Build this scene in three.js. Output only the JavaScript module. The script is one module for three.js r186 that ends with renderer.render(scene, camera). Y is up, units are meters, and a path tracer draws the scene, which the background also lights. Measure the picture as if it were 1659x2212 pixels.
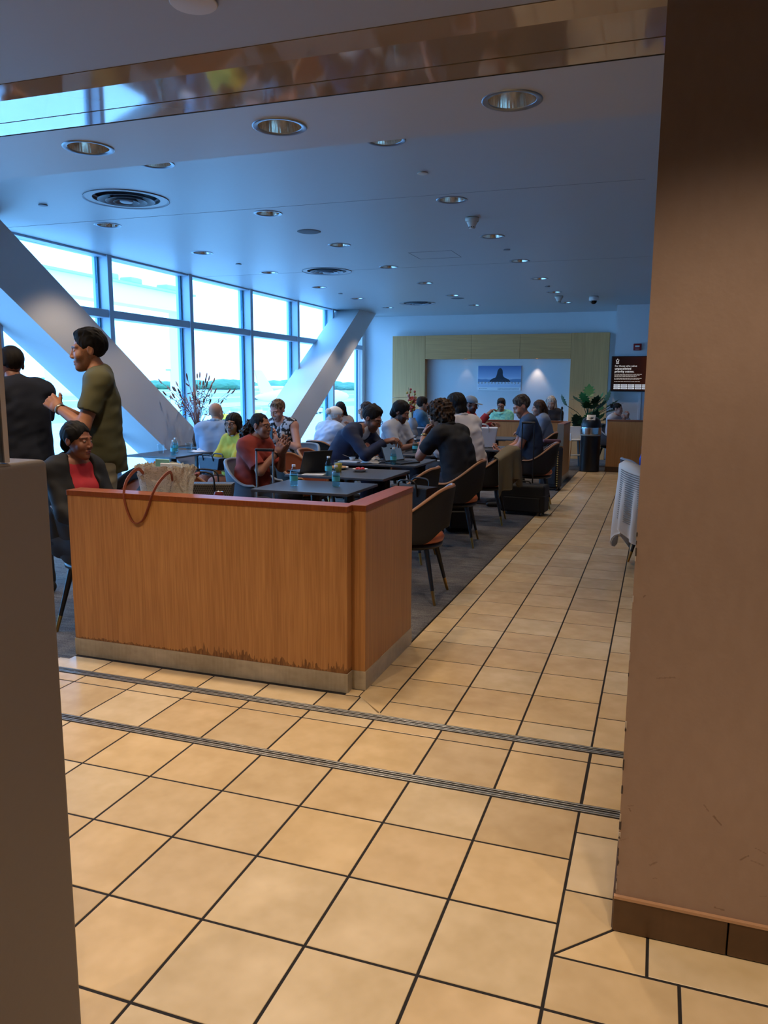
import * as THREE from 'three';
import { mergeGeometries } from 'three/addons/utils/BufferGeometryUtils.js';
import { RoundedBoxGeometry } from 'three/addons/geometries/RoundedBoxGeometry.js';

const R = Math.PI / 180;
const scene = new THREE.Scene();
const renderer = new THREE.WebGLRenderer({ antialias: true });
renderer.toneMapping = THREE.LinearToneMapping;
renderer.toneMappingExposure = 0.8;
renderer.shadowMap.enabled = true;

// ---------- camera ----------
const camera = new THREE.PerspectiveCamera(66.49, 1659 / 2212, 0.05, 6000);
camera.position.set(0, 1.55, 0);
camera.rotation.order = 'YXZ';
camera.rotation.set(-9.16 * R, 19.17 * R, 0.35 * R);

// ---------- sky: an even, bright, hazy day ----------
scene.background = new THREE.Color(0.3, 0.6, 1.0);
scene.backgroundIntensity = 11;

// ---------- lamp settings: recessed downlights, all warm white ----------
const LAMP_COLOR = new THREE.Color(1.0, 0.78, 0.56);
const LOUNGE_CANDELA = 5.2, SOFFIT_CANDELA = 6, HALL_CANDELA = 7.2;

// ---------- small tools ----------
let seed = 7;
const rnd = () => { seed = (seed * 1664525 + 1013904223) >>> 0; return seed / 4294967296; };
const rr = (a, b) => a + (b - a) * rnd();
const V = (x, y, z) => new THREE.Vector3(x, y, z);
const clamp = (x, a, b) => Math.min(b, Math.max(a, x));
const mixN = (a, b, t) => a + (b - a) * t;
const smooth = (a, b, x) => { const t = clamp((x - a) / (b - a), 0, 1); return t * t * (3 - 2 * t); };
function hash3(x, y, z) { let h = (x * 374761393 + y * 668265263 + z * 2147483647) | 0; h = Math.imul(h ^ (h >>> 13), 1274126177); return ((h ^ (h >>> 16)) >>> 0) / 4294967296; }
function noise3(x, y, z) {
  const xi = Math.floor(x), yi = Math.floor(y), zi = Math.floor(z), f = (t) => t * t * (3 - 2 * t), u = f(x - xi), v = f(y - yi), w = f(z - zi);
  const q = (a, b, c) => hash3(xi + a, yi + b, zi + c);
  return mixN(mixN(mixN(q(0, 0, 0), q(1, 0, 0), u), mixN(q(0, 1, 0), q(1, 1, 0), u), v), mixN(mixN(q(0, 0, 1), q(1, 0, 1), u), mixN(q(0, 1, 1), q(1, 1, 1), u), v), w);
}
// periodic 2-D noise, period px by py
function noiseP(x, y, px, py, s = 0) {
  const xi = Math.floor(x), yi = Math.floor(y), f = (t) => t * t * (3 - 2 * t), u = f(x - xi), v = f(y - yi), m = (a, p) => ((a % p) + p) % p;
  const q = (a, b) => hash3(m(xi + a, px), m(yi + b, py), s);
  return mixN(mixN(q(0, 0), q(1, 0), u), mixN(q(0, 1), q(1, 1), u), v);
}
function fbmP(x, y, p, oct, s) { let a = 0.5, t = 0, n = 0; for (let i = 0; i < oct; i++) { t += a * noiseP(x * p, y * p, p, p, s + i); n += a; a *= 0.55; p *= 2; } return t / n; }
// colour texture from fn(u, v) -> [r, g, b] in 0..255 sRGB
function tex(w, h, fn, srgb = true) {
  const d = new Uint8Array(w * h * 4);
  for (let j = 0; j < h; j++) for (let i = 0; i < w; i++) { const c = fn((i + 0.5) / w, (j + 0.5) / h), k = (j * w + i) * 4; d[k] = clamp(c[0], 0, 255); d[k + 1] = clamp(c[1], 0, 255); d[k + 2] = clamp(c[2], 0, 255); d[k + 3] = 255; }
  const t = new THREE.DataTexture(d, w, h); t.wrapS = t.wrapT = THREE.RepeatWrapping; t.magFilter = THREE.LinearFilter; t.minFilter = THREE.LinearMipmapLinearFilter; t.generateMipmaps = true;
  if (srgb) t.colorSpace = THREE.SRGBColorSpace; t.needsUpdate = true; return t;
}
const rep = (t, a, b) => { const c = t.clone(); c.repeat.set(a, b); c.needsUpdate = true; return c; };
function mat(color, roughness = 0.7, extra = {}) { const p = new THREE.MeshPhysicalMaterial({ roughness, ...extra }); p.color.set(color); p.side = extra.side ?? THREE.DoubleSide; return p; }

// ---------- naming ----------
const taken = {};
function numbered(n) { const k = taken[n] = (taken[n] ?? -1) + 1; return k ? n + '_' + String(k).padStart(3, '0') : n; }
function tag(o, label, category, group, kind) { o.userData.label = label; if (category) o.userData.category = category; if (group) o.userData.group = group; if (kind) o.userData.kind = kind; return o; }
function thing(name, label, category, pos = [0, 0, 0], turn = 0, group) { const g = new THREE.Group(); g.name = numbered(name); g.position.set(...pos); g.rotation.y = turn; scene.add(g); return tag(g, label, category, group); }
function mesh(name, geo, m, parent = scene, pos, rot) { const o = new THREE.Mesh(geo, m); o.name = parent === scene ? numbered(name) : name; if (pos) o.position.set(...pos); if (rot) o.rotation.set(...rot); parent.add(o); return o; }
function one(name, geo, m, label, category, pos, rot, group) { return tag(mesh(name, geo, m, scene, pos, rot), label, category, group); }
function struct(name, geo, m, parent = scene, pos, label) { const o = mesh(name, geo, m, parent, pos); if (parent === scene) { o.userData.kind = 'structure'; if (label) o.userData.label = label; } return o; }
function structGroup(name, label) { const g = new THREE.Group(); g.name = numbered(name); g.userData.kind = 'structure'; if (label) g.userData.label = label; scene.add(g); return g; }

// ---------- shapes ----------
// texture coordinates in metres from the axis a face looks along
function meterUV(g, ox = 0, oy = 0) {
  const p = g.attributes.position, n = g.attributes.normal, uv = new Float32Array(p.count * 2);
  for (let i = 0; i < p.count; i++) {
    const ax = Math.abs(n.getX(i)), ay = Math.abs(n.getY(i)), az = Math.abs(n.getZ(i)), x = p.getX(i), y = p.getY(i), z = p.getZ(i);
    const [u, v] = ax > ay && ax > az ? [z, y] : ay > az ? [x, z] : [x, y];
    uv[2 * i] = u + ox; uv[2 * i + 1] = v + oy;
  }
  g.setAttribute('uv', new THREE.BufferAttribute(uv, 2)); return g;
}
function bx(x0, x1, y0, y1, z0, z1) { const g = new THREE.BoxGeometry(Math.abs(x1 - x0), Math.abs(y1 - y0), Math.abs(z1 - z0)); g.translate((x0 + x1) / 2, (y0 + y1) / 2, (z0 + z1) / 2); return meterUV(g); }
function rb(w, h, d, r = 0.005, x = 0, y = 0, z = 0, seg = 2) { const g = new RoundedBoxGeometry(w, h, d, seg, Math.min(r, w / 2.02, h / 2.02, d / 2.02)); g.translate(x, y, z); return meterUV(g); }
function cyl(r0, r1, h, x = 0, y = 0, z = 0, n = 20) { const g = new THREE.CylinderGeometry(r1, r0, h, n); g.translate(x, y + h / 2, z); return g; }
function lathe(pts, n = 28) { return new THREE.LatheGeometry(pts.map((p) => new THREE.Vector2(p[0], p[1])), n); }
function tube(pts, r, seg = 24, rad = 8, closed = false) { return new THREE.TubeGeometry(new THREE.CatmullRomCurve3(pts.map((p) => (p.isVector3 ? p : V(...p))), closed), seg, r, rad, closed); }
function bar(a, b, r0, r1 = r0, n = 12) { const A = V(...a), B = V(...b), d = B.clone().sub(A), g = new THREE.CylinderGeometry(r1, r0, d.length(), n); g.translate(0, d.length() / 2, 0); g.applyQuaternion(new THREE.Quaternion().setFromUnitVectors(V(0, 1, 0), d.normalize())); g.translate(A.x, A.y, A.z); return g; }
function merge(list) { return mergeGeometries(list.map((g) => { const c = g.index ? g.toNonIndexed() : g.clone(); for (const k of Object.keys(c.attributes)) if (!['position', 'normal', 'uv'].includes(k)) c.deleteAttribute(k); if (!c.attributes.uv) c.setAttribute('uv', new THREE.BufferAttribute(new Float32Array(c.attributes.position.count * 2), 2)); return c; })); }
// prism over a polygon in x, z with a chamfered top edge
function slab(poly, y0, y1, ch = 0.0015, ou = 0, ov = 0) {
  let area = 0; for (let i = 0; i < poly.length; i++) { const [a, b] = poly[i], [c, d] = poly[(i + 1) % poly.length]; area += a * d - b * c; }
  const P = area < 0 ? poly : [...poly].reverse(), n = P.length, inset = [];
  for (let i = 0; i < n; i++) {
    const [px, pz] = P[(i + n - 1) % n], [x, z] = P[i], [nx, nz] = P[(i + 1) % n], l1 = Math.hypot(x - px, z - pz), l2 = Math.hypot(nx - x, nz - z);
    const a = [-(z - pz) / l1, (x - px) / l1], b = [-(nz - z) / l2, (nx - x) / l2], k = 1 + a[0] * b[0] + a[1] * b[1];
    inset.push([x - (a[0] + b[0]) / k * ch, z - (a[1] + b[1]) / k * ch]);
  }
  const pos = [], uv = [], put = (p, y) => { pos.push(p[0], y, p[1]); uv.push(p[0] + ou, p[1] + ov + y); }, tri = (a, ya, b, yb, c, yc) => { put(a, ya); put(b, yb); put(c, yc); };
  for (let i = 1; i < n - 1; i++) tri(inset[0], y1, inset[i], y1, inset[i + 1], y1);
  for (let i = 0; i < n; i++) { const j = (i + 1) % n, y = y1 - ch; tri(P[i], y0, P[j], y0, P[j], y); tri(P[i], y0, P[j], y, P[i], y); tri(P[i], y, P[j], y, inset[j], y1); tri(P[i], y, inset[j], y1, inset[i], y1); }
  const g = new THREE.BufferGeometry(); g.setAttribute('position', new THREE.Float32BufferAttribute(pos, 3)); g.setAttribute('uv', new THREE.Float32BufferAttribute(uv, 2)); g.computeVertexNormals();
  const nn = g.attributes.normal; if (nn.getY(0) < 0) { const a = g.attributes.position.array; for (let i = 0; i < a.length; i += 9) for (let k = 0; k < 3; k++) [a[i + 3 + k], a[i + 6 + k]] = [a[i + 6 + k], a[i + 3 + k]]; g.computeVertexNormals(); }
  return g;
}
function extrudeZY(poly, x0, x1) { // polygon given as [z, y], extruded along x
  const s = new THREE.Shape(poly.map(([z, y]) => new THREE.Vector2(z, y))), g = new THREE.ExtrudeGeometry(s, { depth: x1 - x0, bevelEnabled: false });
  const p = g.attributes.position; for (let i = 0; i < p.count; i++) { const z = p.getX(i), y = p.getY(i), x = p.getZ(i) + x0; p.setXYZ(i, x, y, z); }
  const a = p.array; for (let i = 0; i < a.length; i += 9) for (let k = 0; k < 3; k++) [a[i + 3 + k], a[i + 6 + k]] = [a[i + 6 + k], a[i + 3 + k]];
  g.computeVertexNormals(); return meterUV(g);
}
// ---------- textures ----------
const tileTex = tex(512, 512, (u, v) => {
  const a = fbmP(u, v, 4, 5, 1), b = fbmP(u, v, 14, 3, 9), c = fbmP(u + 0.3 * a, v, 3, 3, 21), k = (a - 0.5) * 26 + (b - 0.5) * 20 + 0;
  return [214 + k, 189 + k * 1.05, 148 + k * 1.15];
});
const grain = (u, v, s) => { const w = noiseP(u * 6, v * 2, 6, 2, s) * 0.9, a = noiseP(u * 90 + w * 3, v * 3, 1e6, 3, s + 1), b = noiseP(u * 260, v * 7, 260, 7, s + 2), c = noiseP(u * 18 + w * 4, v * 1, 1e6, 1, s + 3); return (a - 0.5) * 0.3 + (b - 0.5) * 0.45 + (c - 0.5) * 0.22; };
const woodTex = tex(512, 512, (u, v) => { const k = grain(u, v, 3); return [178 + k * 46, 124 + k * 42, 70 + k * 30]; });
const paleWoodTex = tex(512, 512, (u, v) => { const k = grain(u, v, 33); return [212 + k * 34, 152 + k * 32, 92 + k * 26]; });
const paleWoodTexH = tex(512, 512, (u, v) => { const k = grain(v, u, 36); return [216 + k * 34, 154 + k * 32, 92 + k * 26]; });
// long counter front: dark drips where water wicked into the veneer just over the stone kick
const stainTex = tex(1024, 512, (u, v) => {
  const k = grain(u * 1.6, v, 3), where = (0.25 + 0.75 * smooth(0.15, 0.6, u)) * (0.35 + 0.65 * noiseP(u * 8, 0, 1e6, 1, 73)), reach = 0.003 + where * (0.075 * Math.pow(noiseP(u * 230, 0, 1e6, 1, 71), 2) + 0.03 * noiseP(u * 30, 0, 1e6, 1, 72));
  const s = v < reach ? 0.5 * (0.3 + 0.7 * noiseP(u * 260, v * 20, 1e6, 1e6, 74)) : 0;
  return [(178 + k * 46) * (1 - s * 0.8), (124 + k * 42) * (1 - s * 0.9), (70 + k * 30) * (1 - s)];
});
const stoneTex = tex(512, 256, (u, v) => { const a = fbmP(u, v, 5, 5, 51), b = noiseP(u * 70, v * 5, 70, 5, 52), k = (a - 0.5) * 50 + (b - 0.5) * 10; return [172 + k, 159 + k, 137 + k]; });
const carpetTex = tex(512, 512, (u, v) => { const a = noiseP(u * 200, v * 200, 200, 200, 61), b = fbmP(u, v, 6, 4, 62), c = noiseP(u * 8, v * 90, 8, 90, 63), k = (a - 0.5) * 34 + (b - 0.5) * 42 + (c - 0.5) * 26; return [92 + k, 86 + k, 80 + k * 0.9]; });
const carpetBump = tex(256, 256, (u, v) => { const a = noiseP(u * 128, v * 128, 128, 128, 61) * 255; return [a, a, a]; }, false);
const plasterBump = tex(512, 512, (u, v) => { const a = (fbmP(u, v, 40, 3, 80) * 0.5 + fbmP(u, v, 7, 2, 81) * 0.5) * 255; return [a, a, a]; }, false);
// scuffed paint: small scratches, scuffs and stains as they sit on the pillar
const scuffs = []; { const s0 = seed; seed = 99; for (let i = 0; i < 70; i++) scuffs.push([rnd(), rnd() * rnd() * 0.5, rr(0.002, 0.02), rr(0.0008, 0.002), rr(-1.2, 1.2), rr(0.3, 1)]); seed = s0; }
const pillarTex = tex(512, 1024, (u, v) => {
  let k = (fbmP(u, v, 5, 4, 90) - 0.5) * 9 + (fbmP(u, v, 60, 2, 91) - 0.5) * 6;
  for (const [a, b, l, w, t, s] of scuffs) { const dx = u - a, dy = (v - b) * 2.4; if (Math.abs(dx) > 0.03 || Math.abs(dy) > 0.03) continue; const p = dx * Math.cos(t) + dy * Math.sin(t), q = -dx * Math.sin(t) + dy * Math.cos(t); if (Math.abs(p) < l && Math.abs(q) < w) k -= 34 * s; }
  const sx = (u - 0.34) * 1, sy = (v - 0.15) * 2.4, ring = Math.hypot(sx, sy * 0.7); if (ring < 0.012 && ring > 0.009) k -= 26;
  return [154 + k, 129 + k, 113 + k];
});

// ---------- materials of the setting ----------
const M = {
  white: mat('#d9dbde', 0.62, { bumpMap: rep(plasterBump, 1, 1), bumpScale: 0.0006 }),
  ceiling: mat('#b0b2b4', 0.42, { bumpMap: rep(plasterBump, 0.5, 0.5), bumpScale: 0.0008 }),
  hallCeilingDimmed: mat('#9b9b9c', 0.6, { bumpMap: rep(plasterBump, 0.5, 0.5), bumpScale: 0.0008 }),  // darker copy of the ceiling paint, stands in for weaker bounced light
  pillar: mat('#ffffff', 0.55, { map: rep(pillarTex, 0.8, 0.4), bumpMap: rep(plasterBump, 2, 2), bumpScale: 0.0008 }),
  taupe: mat('#6b6059', 0.55, { bumpMap: rep(plasterBump, 2, 2), bumpScale: 0.0008 }),  // pillar taupe made darker: shade on the low wall put into the colour
  grout: mat('#1f1915', 0.9), aluminium: mat('#a9a9a6', 0.34, { metalness: 0.85 }), darkMetal: mat('#2b2926', 0.5, { metalness: 0.5 }),
  tile: [0, 1, 2, 3, 4].map((i) => mat(['#ffffff', '#f4efe8', '#fbf4ea', '#efe9e0', '#fff8ec'][i], 0.27, { map: rep(tileTex, 1, 1), specularIntensity: 0.9 })),
  wood: mat('#ffffff', 0.5, { map: rep(woodTex, 1.6, 0.9) }), woodCap: mat('#b98a62', 0.42, { map: rep(woodTex, 1.2, 1.2) }), woodStained: mat('#ffffff', 0.5, { map: stainTex }),
  pale: mat('#ffffff', 0.55, { map: rep(paleWoodTex, 1, 0.5) }), paleH: mat('#ffffff', 0.55, { map: rep(paleWoodTexH, 0.5, 1) }),
  stone: mat('#ffffff', 0.36, { map: rep(stoneTex, 1.5, 3) }), brownStone: mat('#7d6049', 0.4, { map: rep(stoneTex, 1.5, 3) }),
  carpet: mat('#ffffff', 0.97, { map: rep(carpetTex, 1, 1), bumpMap: rep(carpetBump, 3, 3), bumpScale: 0.003 }),
  gold: mat('#9c8468', 0.05, { ior: 1.9, clearcoat: 1, clearcoatRoughness: 0.06 }), frame: mat('#aebdcb', 0.5, { metalness: 0.25 }),
  glass: mat('#dff2ff', 0.02, { transmission: 1, thickness: 0, ior: 1.45 }), acrylic: mat('#eef4f6', 0.04, { transmission: 1, thickness: 0, ior: 1.45 }),
  black: mat('#16161a', 0.45), chrome: mat('#d8d5cc', 0.12, { metalness: 1 }),
};

// ---------- floor: tiles one by one over dark grout ----------
const FLOOR_T = 0;
const floor = structGroup('floor', 'cream ceramic floor tiles with dark joints');
mesh('grout_bed', bx(-7, 4.5, -0.25, -0.0012, -17.9, 4.5), M.grout, floor);
const JT = 0.0042; // half a joint
function tile(poly, name = 'tile') { return mesh(name, slab(poly, -0.006, FLOOR_T, 0.0015, rnd(), rnd()), M.tile[Math.floor(rnd() * 5)], floor); }
const rect = (x0, x1, z0, z1) => [[x0 + JT, z0 + JT], [x1 - JT, z0 + JT], [x1 - JT, z1 - JT], [x0 + JT, z1 - JT]];
const T = 0.33, colX = (k) => -0.19 - k * T;
// hall floor in front of the tracks
for (let k = 0; k < 11; k++) for (let j = -1; j < 7; j++) { const z1 = j < 0 ? -2.454 : -2.454 + (j + 1) * T * 1.01, z0 = j < 0 ? -2.768 : -2.454 + j * T * 1.01; if (z1 < 0.2) tile(rect(colX(k + 1), colX(k), z0, z1)); }
// strip along the pillar and mitred corner
tile(rect(-0.19, -0.034, -2.768, -2.626)); tile(rect(-0.19, -0.034, -2.626, -2.288));
tile([[-0.187, -2.285], [-0.037, -2.285], [-0.037, -2.153], [-0.187, -1.996]]);
tile([[-0.184, -1.989], [-0.032, -2.147], [0.0545, -2.147], [0.0545, -1.989]]);
tile(rect(0.058, 0.56, -2.15, -1.986)); tile(rect(0.56, 1.06, -2.15, -1.986));
tile(rect(-0.19, 0.139, -1.986, -1.786)); tile(rect(0.139, 0.47, -1.986, -1.786)); tile(rect(0.47, 0.8, -1.986, -1.786));
for (let k = 0; k < 4; k++) for (let j = 0; j < 4; j++) tile(rect(-0.19 + k * T, -0.19 + (k + 1) * T, -1.786 + j * T, -1.786 + (j + 1) * T));
// between the two tracks
for (let k = -1; k < 13; k++) { const x0 = k < 0 ? -0.187 : colX(k + 1), x1 = k < 0 ? -0.034 : colX(k); tile(rect(x0, x1, -3.175, -2.824)); tile(rect(x0, x1, -3.266, -3.175)); }
// in front of the long counter
for (let k = 0; k < 10; k++) tile(rect(-1.52 - (k + 1) * T, -1.52 - k * T, -3.5, -3.326));
tile(rect(-1.52, -1.335, -3.5, -3.326)); tile([[-1.33, -3.33], [-1.155, -3.33], [-1.333, -3.5]]); tile([[-1.345, -3.575], [-1.345, -3.51], [-1.19, -3.342], [-1.182, -3.342], [-1.182, -3.66], [-1.345, -3.66]]); tile(rect(-1.425, -1.345, -3.585, -3.5));
// the aisle: whole tiles near, the far rows joined
const far = [];
const put = (x0, x1, z0, z1) => { if (z1 > -9.6) tile(rect(x0, x1, z0, z1)); else far.push(slab(rect(x0, x1, z0, z1), -0.006, FLOOR_T, 0.0015, rnd(), rnd())); };
for (let c = 0; c < 3; c++) { put(colX(c + 1), colX(c), -3.494, -3.326); for (let r = 0; r < 35; r++) put(colX(c + 1), colX(c), -3.494 - (r + 1) * T, -3.494 - r * T); }
for (let r = 0; r < 34; r++) put(-1.348, -1.18, -3.663 - (r + 1) * T, -3.663 - r * T);
put(-0.19, -0.034, -3.653, -3.326); for (let r = 0; r < 34; r++) put(-0.19, -0.034, -3.653 - (r + 1) * T, -3.653 - r * T);
{ const o = mesh('far_tiles', mergeGeometries(far), M.tile[2], floor); o.userData.kind = 'stuff'; }
// carpet on both sides of the aisle
mesh('carpet', merge([bx(-6.85, -1.352, -0.02, 0.001, -17.7, -3.62), bx(-6.85, -3.1, -0.02, 0.001, -3.62, -3.45), bx(-1.352, -0.9, -0.02, 0.001, -17.7, -15.06)]), M.carpet, floor);
mesh('carpet', merge([bx(0.0, 4.3, -0.02, 0.001, -16.6, -3.3)]), M.carpet, floor);
mesh('edge_strip', bx(-1.354, -1.347, -0.02, 0.003, -15.06, -3.62), M.darkMetal, floor);
// tracks of the rolling grille
for (const [i, z] of [[1, -3.296], [2, -2.796]]) {
  const t = structGroup('trim_' + i, i === 1 ? 'aluminium floor track beside the long counter' : 'double aluminium floor track crossing the open hall tiles');
  mesh('channel', bx(-3.95, -0.034, -0.012, -0.004, z - 0.028, z + 0.028), M.darkMetal, t);
  for (const dz of [-0.022, -0.007, 0.009, 0.022]) mesh('track_bar', rb(3.91, 0.008, dz === -0.007 ? 0.005 : 0.009, 0.002, -1.99, -0.001, z + dz, 1), M.aluminium, t);
}

// ---------- ceilings ----------
const HC = 3.15, HS = 2.8;
const roundHole = (s, x, z, r) => { const h = new THREE.Path(); h.absarc(x, z, r, 0, Math.PI * 2, true); s.holes.push(h); };
function ceilingPlate(name, x0, x1, z0, z1, y, holes, t, label) { // y is the underside
  const s = new THREE.Shape([[x0, -z0], [x1, -z0], [x1, -z1], [x0, -z1]].map((p) => new THREE.Vector2(...p)));
  for (const [x, z, r] of holes) roundHole(s, x, -z, r);
  const g = new THREE.ExtrudeGeometry(s, { depth: t, bevelEnabled: false, curveSegments: 28 }); g.rotateX(-Math.PI / 2); g.translate(0, y, 0); meterUV(g);
  return struct(name, g, label.includes('hall') ? M.hallCeilingDimmed : M.ceiling, scene, undefined, label);
}
const HR = 0.118; // radius of a downlight opening
const loungeLights = []; for (let j = -1; j < 6; j++) for (const [i, x] of [[0, -5.4], [1, -3.58], [2, -1.8]]) if (!(j < 0 && i === 0)) loungeLights.push([x, -6.92 - j * 1.755]);
const soffitLights = [[-0.69, -3.675], [-1.83, -3.675], [-2.965, -3.67], [-4.1, -3.67]];
const hallLights = [[-2.97, -1.6], [-1.83, -1.75], [0.3, -1.1], [-2.4, 0.6], [0.3, 0.5], [1.6, -0.6], [-0.7, 2.6], [0.9, 2.6]];
const vents = [[-4.5, -6.034, 0.365], [-4.55, -10.55, 0.355], [-4.56, -15.03, 0.355]];
ceilingPlate('ceiling', -6.85, 4.4, -17.9, -4.3, HC, [...loungeLights.map((p) => [...p, HR]), ...vents.map(([x, z, r]) => [x, z, r * 0.78])], 0.16, 'smooth pale lounge ceiling');
struct('ceiling', merge([bx(-6.85, 4.4, HC + 0.02, HC + 0.16, -4.32, -4.05)]), M.ceiling, scene);
ceilingPlate('ceiling', -6.85, 4.4, -4.045, -3.338, HS, soffitLights.map((p) => [...p, HR]), 0.16, 'lowered soffit with large downlights');
struct('ceiling', bx(-6.85, 4.4, HS + 0.1, HC + 0.16, -4.052, -3.98), M.ceiling);
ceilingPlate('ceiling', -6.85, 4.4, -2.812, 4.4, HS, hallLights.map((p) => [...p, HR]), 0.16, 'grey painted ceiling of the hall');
// seams and the access panel in the lounge ceiling (shallow recessed lines)
for (const z of [-6.71, -10.55]) mesh('ceiling_joint', bx(-6.7, -0.2, HC - 0.0012, HC + 0.001, z - 0.002, z + 0.002), mat('#7f8288', 0.8), scene.children.find((o) => o.name === 'ceiling'));
for (const b of [[-2.98, -2.44, -9.408, -9.402], [-2.444, -2.438, -9.92, -9.402], [-2.98, -2.44, -9.92, -9.914], [-2.98, -2.974, -9.92, -9.402]]) mesh('access_panel_joint', bx(b[0], b[1], HC - 0.0015, HC + 0.001, b[2], b[3]), mat('#5c5f66', 0.8), scene.children.find((o) => o.name === 'ceiling'));

struct('ceiling', bx(-6.85, 4.4, HS + 0.004, HS + 0.16, -3.338, -2.812), M.ceiling);
// polished grille housing across the ceiling
{
  const g = thing('grille_housing', 'polished bronze metal housing of the rolling grille across the ceiling', 'metal beam');
  mesh('sloped_fascia', extrudeZY([[-2.814, HS - 0.002], [-2.935, HS - 0.016], [-2.935, HS - 0.004], [-2.814, HS + 0.0035]], -6.7, -0.04), M.gold, g);
  mesh('bottom_plate', bx(-6.7, -0.04, HS - 0.016, HS - 0.006, -3.165, -2.935), M.gold, g);
  mesh('slot', bx(-6.7, -0.04, HS - 0.006, HS + 0.002, -3.185, -3.16), M.darkMetal, g);
  mesh('rear_plate', bx(-6.7, -0.04, HS - 0.014, HS - 0.004, -3.33, -3.18), M.gold, g);
  mesh('rear_lip', bx(-6.7, -0.04, HS - 0.016, HS + 0.0, -3.336, -3.33), M.darkMetal, g);
}

// ---------- walls ----------
const ZF = -17.7;
struct('wall_back', bx(-6.85, -0.86, 0, HC + 0.05, ZF - 0.15, ZF), M.white);
struct('wall_television', merge([bx(-0.88, 4.4, 0, HC + 0.05, -16.6, -16.42), bx(-0.88, -0.74, 0, HC + 0.05, -17.75, -16.5)]), M.white);
struct('wall_right', bx(4.3, 4.45, 0, HC + 0.05, -16.6, 4.5), M.white);
struct('wall_hall', bx(-6.85, 4.45, 0, HS + 0.1, 4.4, 4.55), mat('#b7a390', 0.7));
struct('wall_left', merge([bx(-6.85, -6.7, 0, HS + 0.1, -2.6, 4.5)]), M.white);
// near pillar with its tiled skirting
{
  const p = structGroup('wall_pillar', 'scuffed taupe painted pillar');
  const g = bx(-0.036, 1.25, 0.112, HS + 0.02, -3.1, -2.15); mesh('pillar_body', g, M.pillar, p);
  const chip = mat('#4b4038', 0.9), fill = mat('#b9a894', 0.9);
  for (let i = 0; i < 26; i++) { const y = 0.14 + Math.pow(rnd(), 1.6) * 1.05, h = rr(0.008, 0.03), w = rr(0.002, 0.006); mesh('paint_chip', rb(w, h, 0.004, 0.0015, -0.036 + w * 0.3, y, -2.1495, 1), i % 3 ? chip : fill, p); }
  for (let i = 0; i < 4; i++) { const x0 = i ? 0.2655 + (i - 1) * T : -0.04, x1 = i ? 0.262 + i * T : 0.262; mesh('skirting_tile', rb(x1 - x0, 0.104, 0.012, 0.004, (x0 + x1) / 2, 0.054, -2.147, 2), M.brownStone, p); }
  mesh('skirting_tile', rb(0.012, 0.104, 0.9, 0.004, -0.037, 0.054, -2.6, 2), M.brownStone, p);
  mesh('skirting_bead', bx(-0.04, 1.25, 0.105, 0.113, -2.152, -2.138), mat('#b08868', 0.35), p);
}
// low wall on the other side of the passage with an acrylic screen
{
  const p = structGroup('wall_low', 'waist-high painted wall end');
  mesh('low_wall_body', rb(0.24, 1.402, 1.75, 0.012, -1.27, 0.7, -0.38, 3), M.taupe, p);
  const s = thing('acrylic_screen', 'clear acrylic screen standing on the low painted wall', 'screen', [-1.165, 1.4025, -1.15]);
  mesh('sheet', bx(-0.006, 0.006, 0.002, 0.45, -0.0, 1.1), M.acrylic, s);
  mesh('edge_trim', bx(-0.009, 0.009, 0.0, 0.45, -0.012, 0), mat('#a59890', 0.5), s);
}

// ---------- window wall ----------
const WX = -6.7, mull = [-4.8, -6.63, -8.46, -10.28, -12.11, -13.95, -15.67];
{
  const w = structGroup('window_1', 'tall glazed wall facing the airfield');
  for (const z of mull) { mesh('mullion', rb(0.24, HC, 0.085, 0.006, WX - 0.02, HC / 2, z), M.frame, w); }
  for (let i = 0; i <= mull.length; i++) {
    const a = i ? mull[i - 1] : -2.7, b = i < mull.length ? mull[i] : -17.5, zc = (a + b) / 2, len = a - b - 0.085;
    for (const [y, h] of [[0.06, 0.12], [2.43, 0.1], [HC - 0.012, 0.024]]) mesh('transom', rb(0.2, h, len, 0.006, WX - 0.02, y, zc), M.frame, w);
    for (const [y0, y1] of [[0.12, 2.38], [2.48, HC - 0.024]]) {
      const pane = mesh('pane', bx(-0.006, 0.006, y0, y1, -len / 2 + 0.03, len / 2 - 0.03), M.glass, w, [WX - 0.06, 0, zc]);
      mesh('gasket', merge([bx(-0.02, 0.02, y0, y1, -len / 2, -len / 2 + 0.03), bx(-0.02, 0.02, y0, y1, len / 2 - 0.03, len / 2)]), mat('#3f7f96', 0.4), pane);
    }
  }
  struct('wall_window', merge([bx(WX - 0.15, WX + 0.05, 0, HC + 0.05, -17.75, -17.5), bx(WX - 0.15, WX + 0.05, 0, HC + 0.05, -2.75, -2.55)]), M.white);
}
// raking V columns beside the glass
{
  const top = HC + 0.01, z1u = (y) => -10.92 + 1.5 * y, z1l = (y) => -9.87 + 1.49 * y, z2u = (y) => -11.0 - 1.57 * y, z2l = (y) => -12.05 - 1.56 * y;
  const c = structGroup('column_raking', 'white boxed columns leaning apart beside the windows');
  mesh('raking_strut', extrudeZY([[z1l(0), 0], [z1l(top), top], [z1u(top), top], [z1u(0.05), 0.05], [-10.96, 0]], -6.66, -6.12), M.white, c);
  mesh('raking_strut', extrudeZY([[-10.96, 0], [z2u(0.05), 0.05], [z2u(top), top], [z2l(top), top], [z2l(0), 0]], -6.66, -6.12), M.white, c);
}

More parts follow.
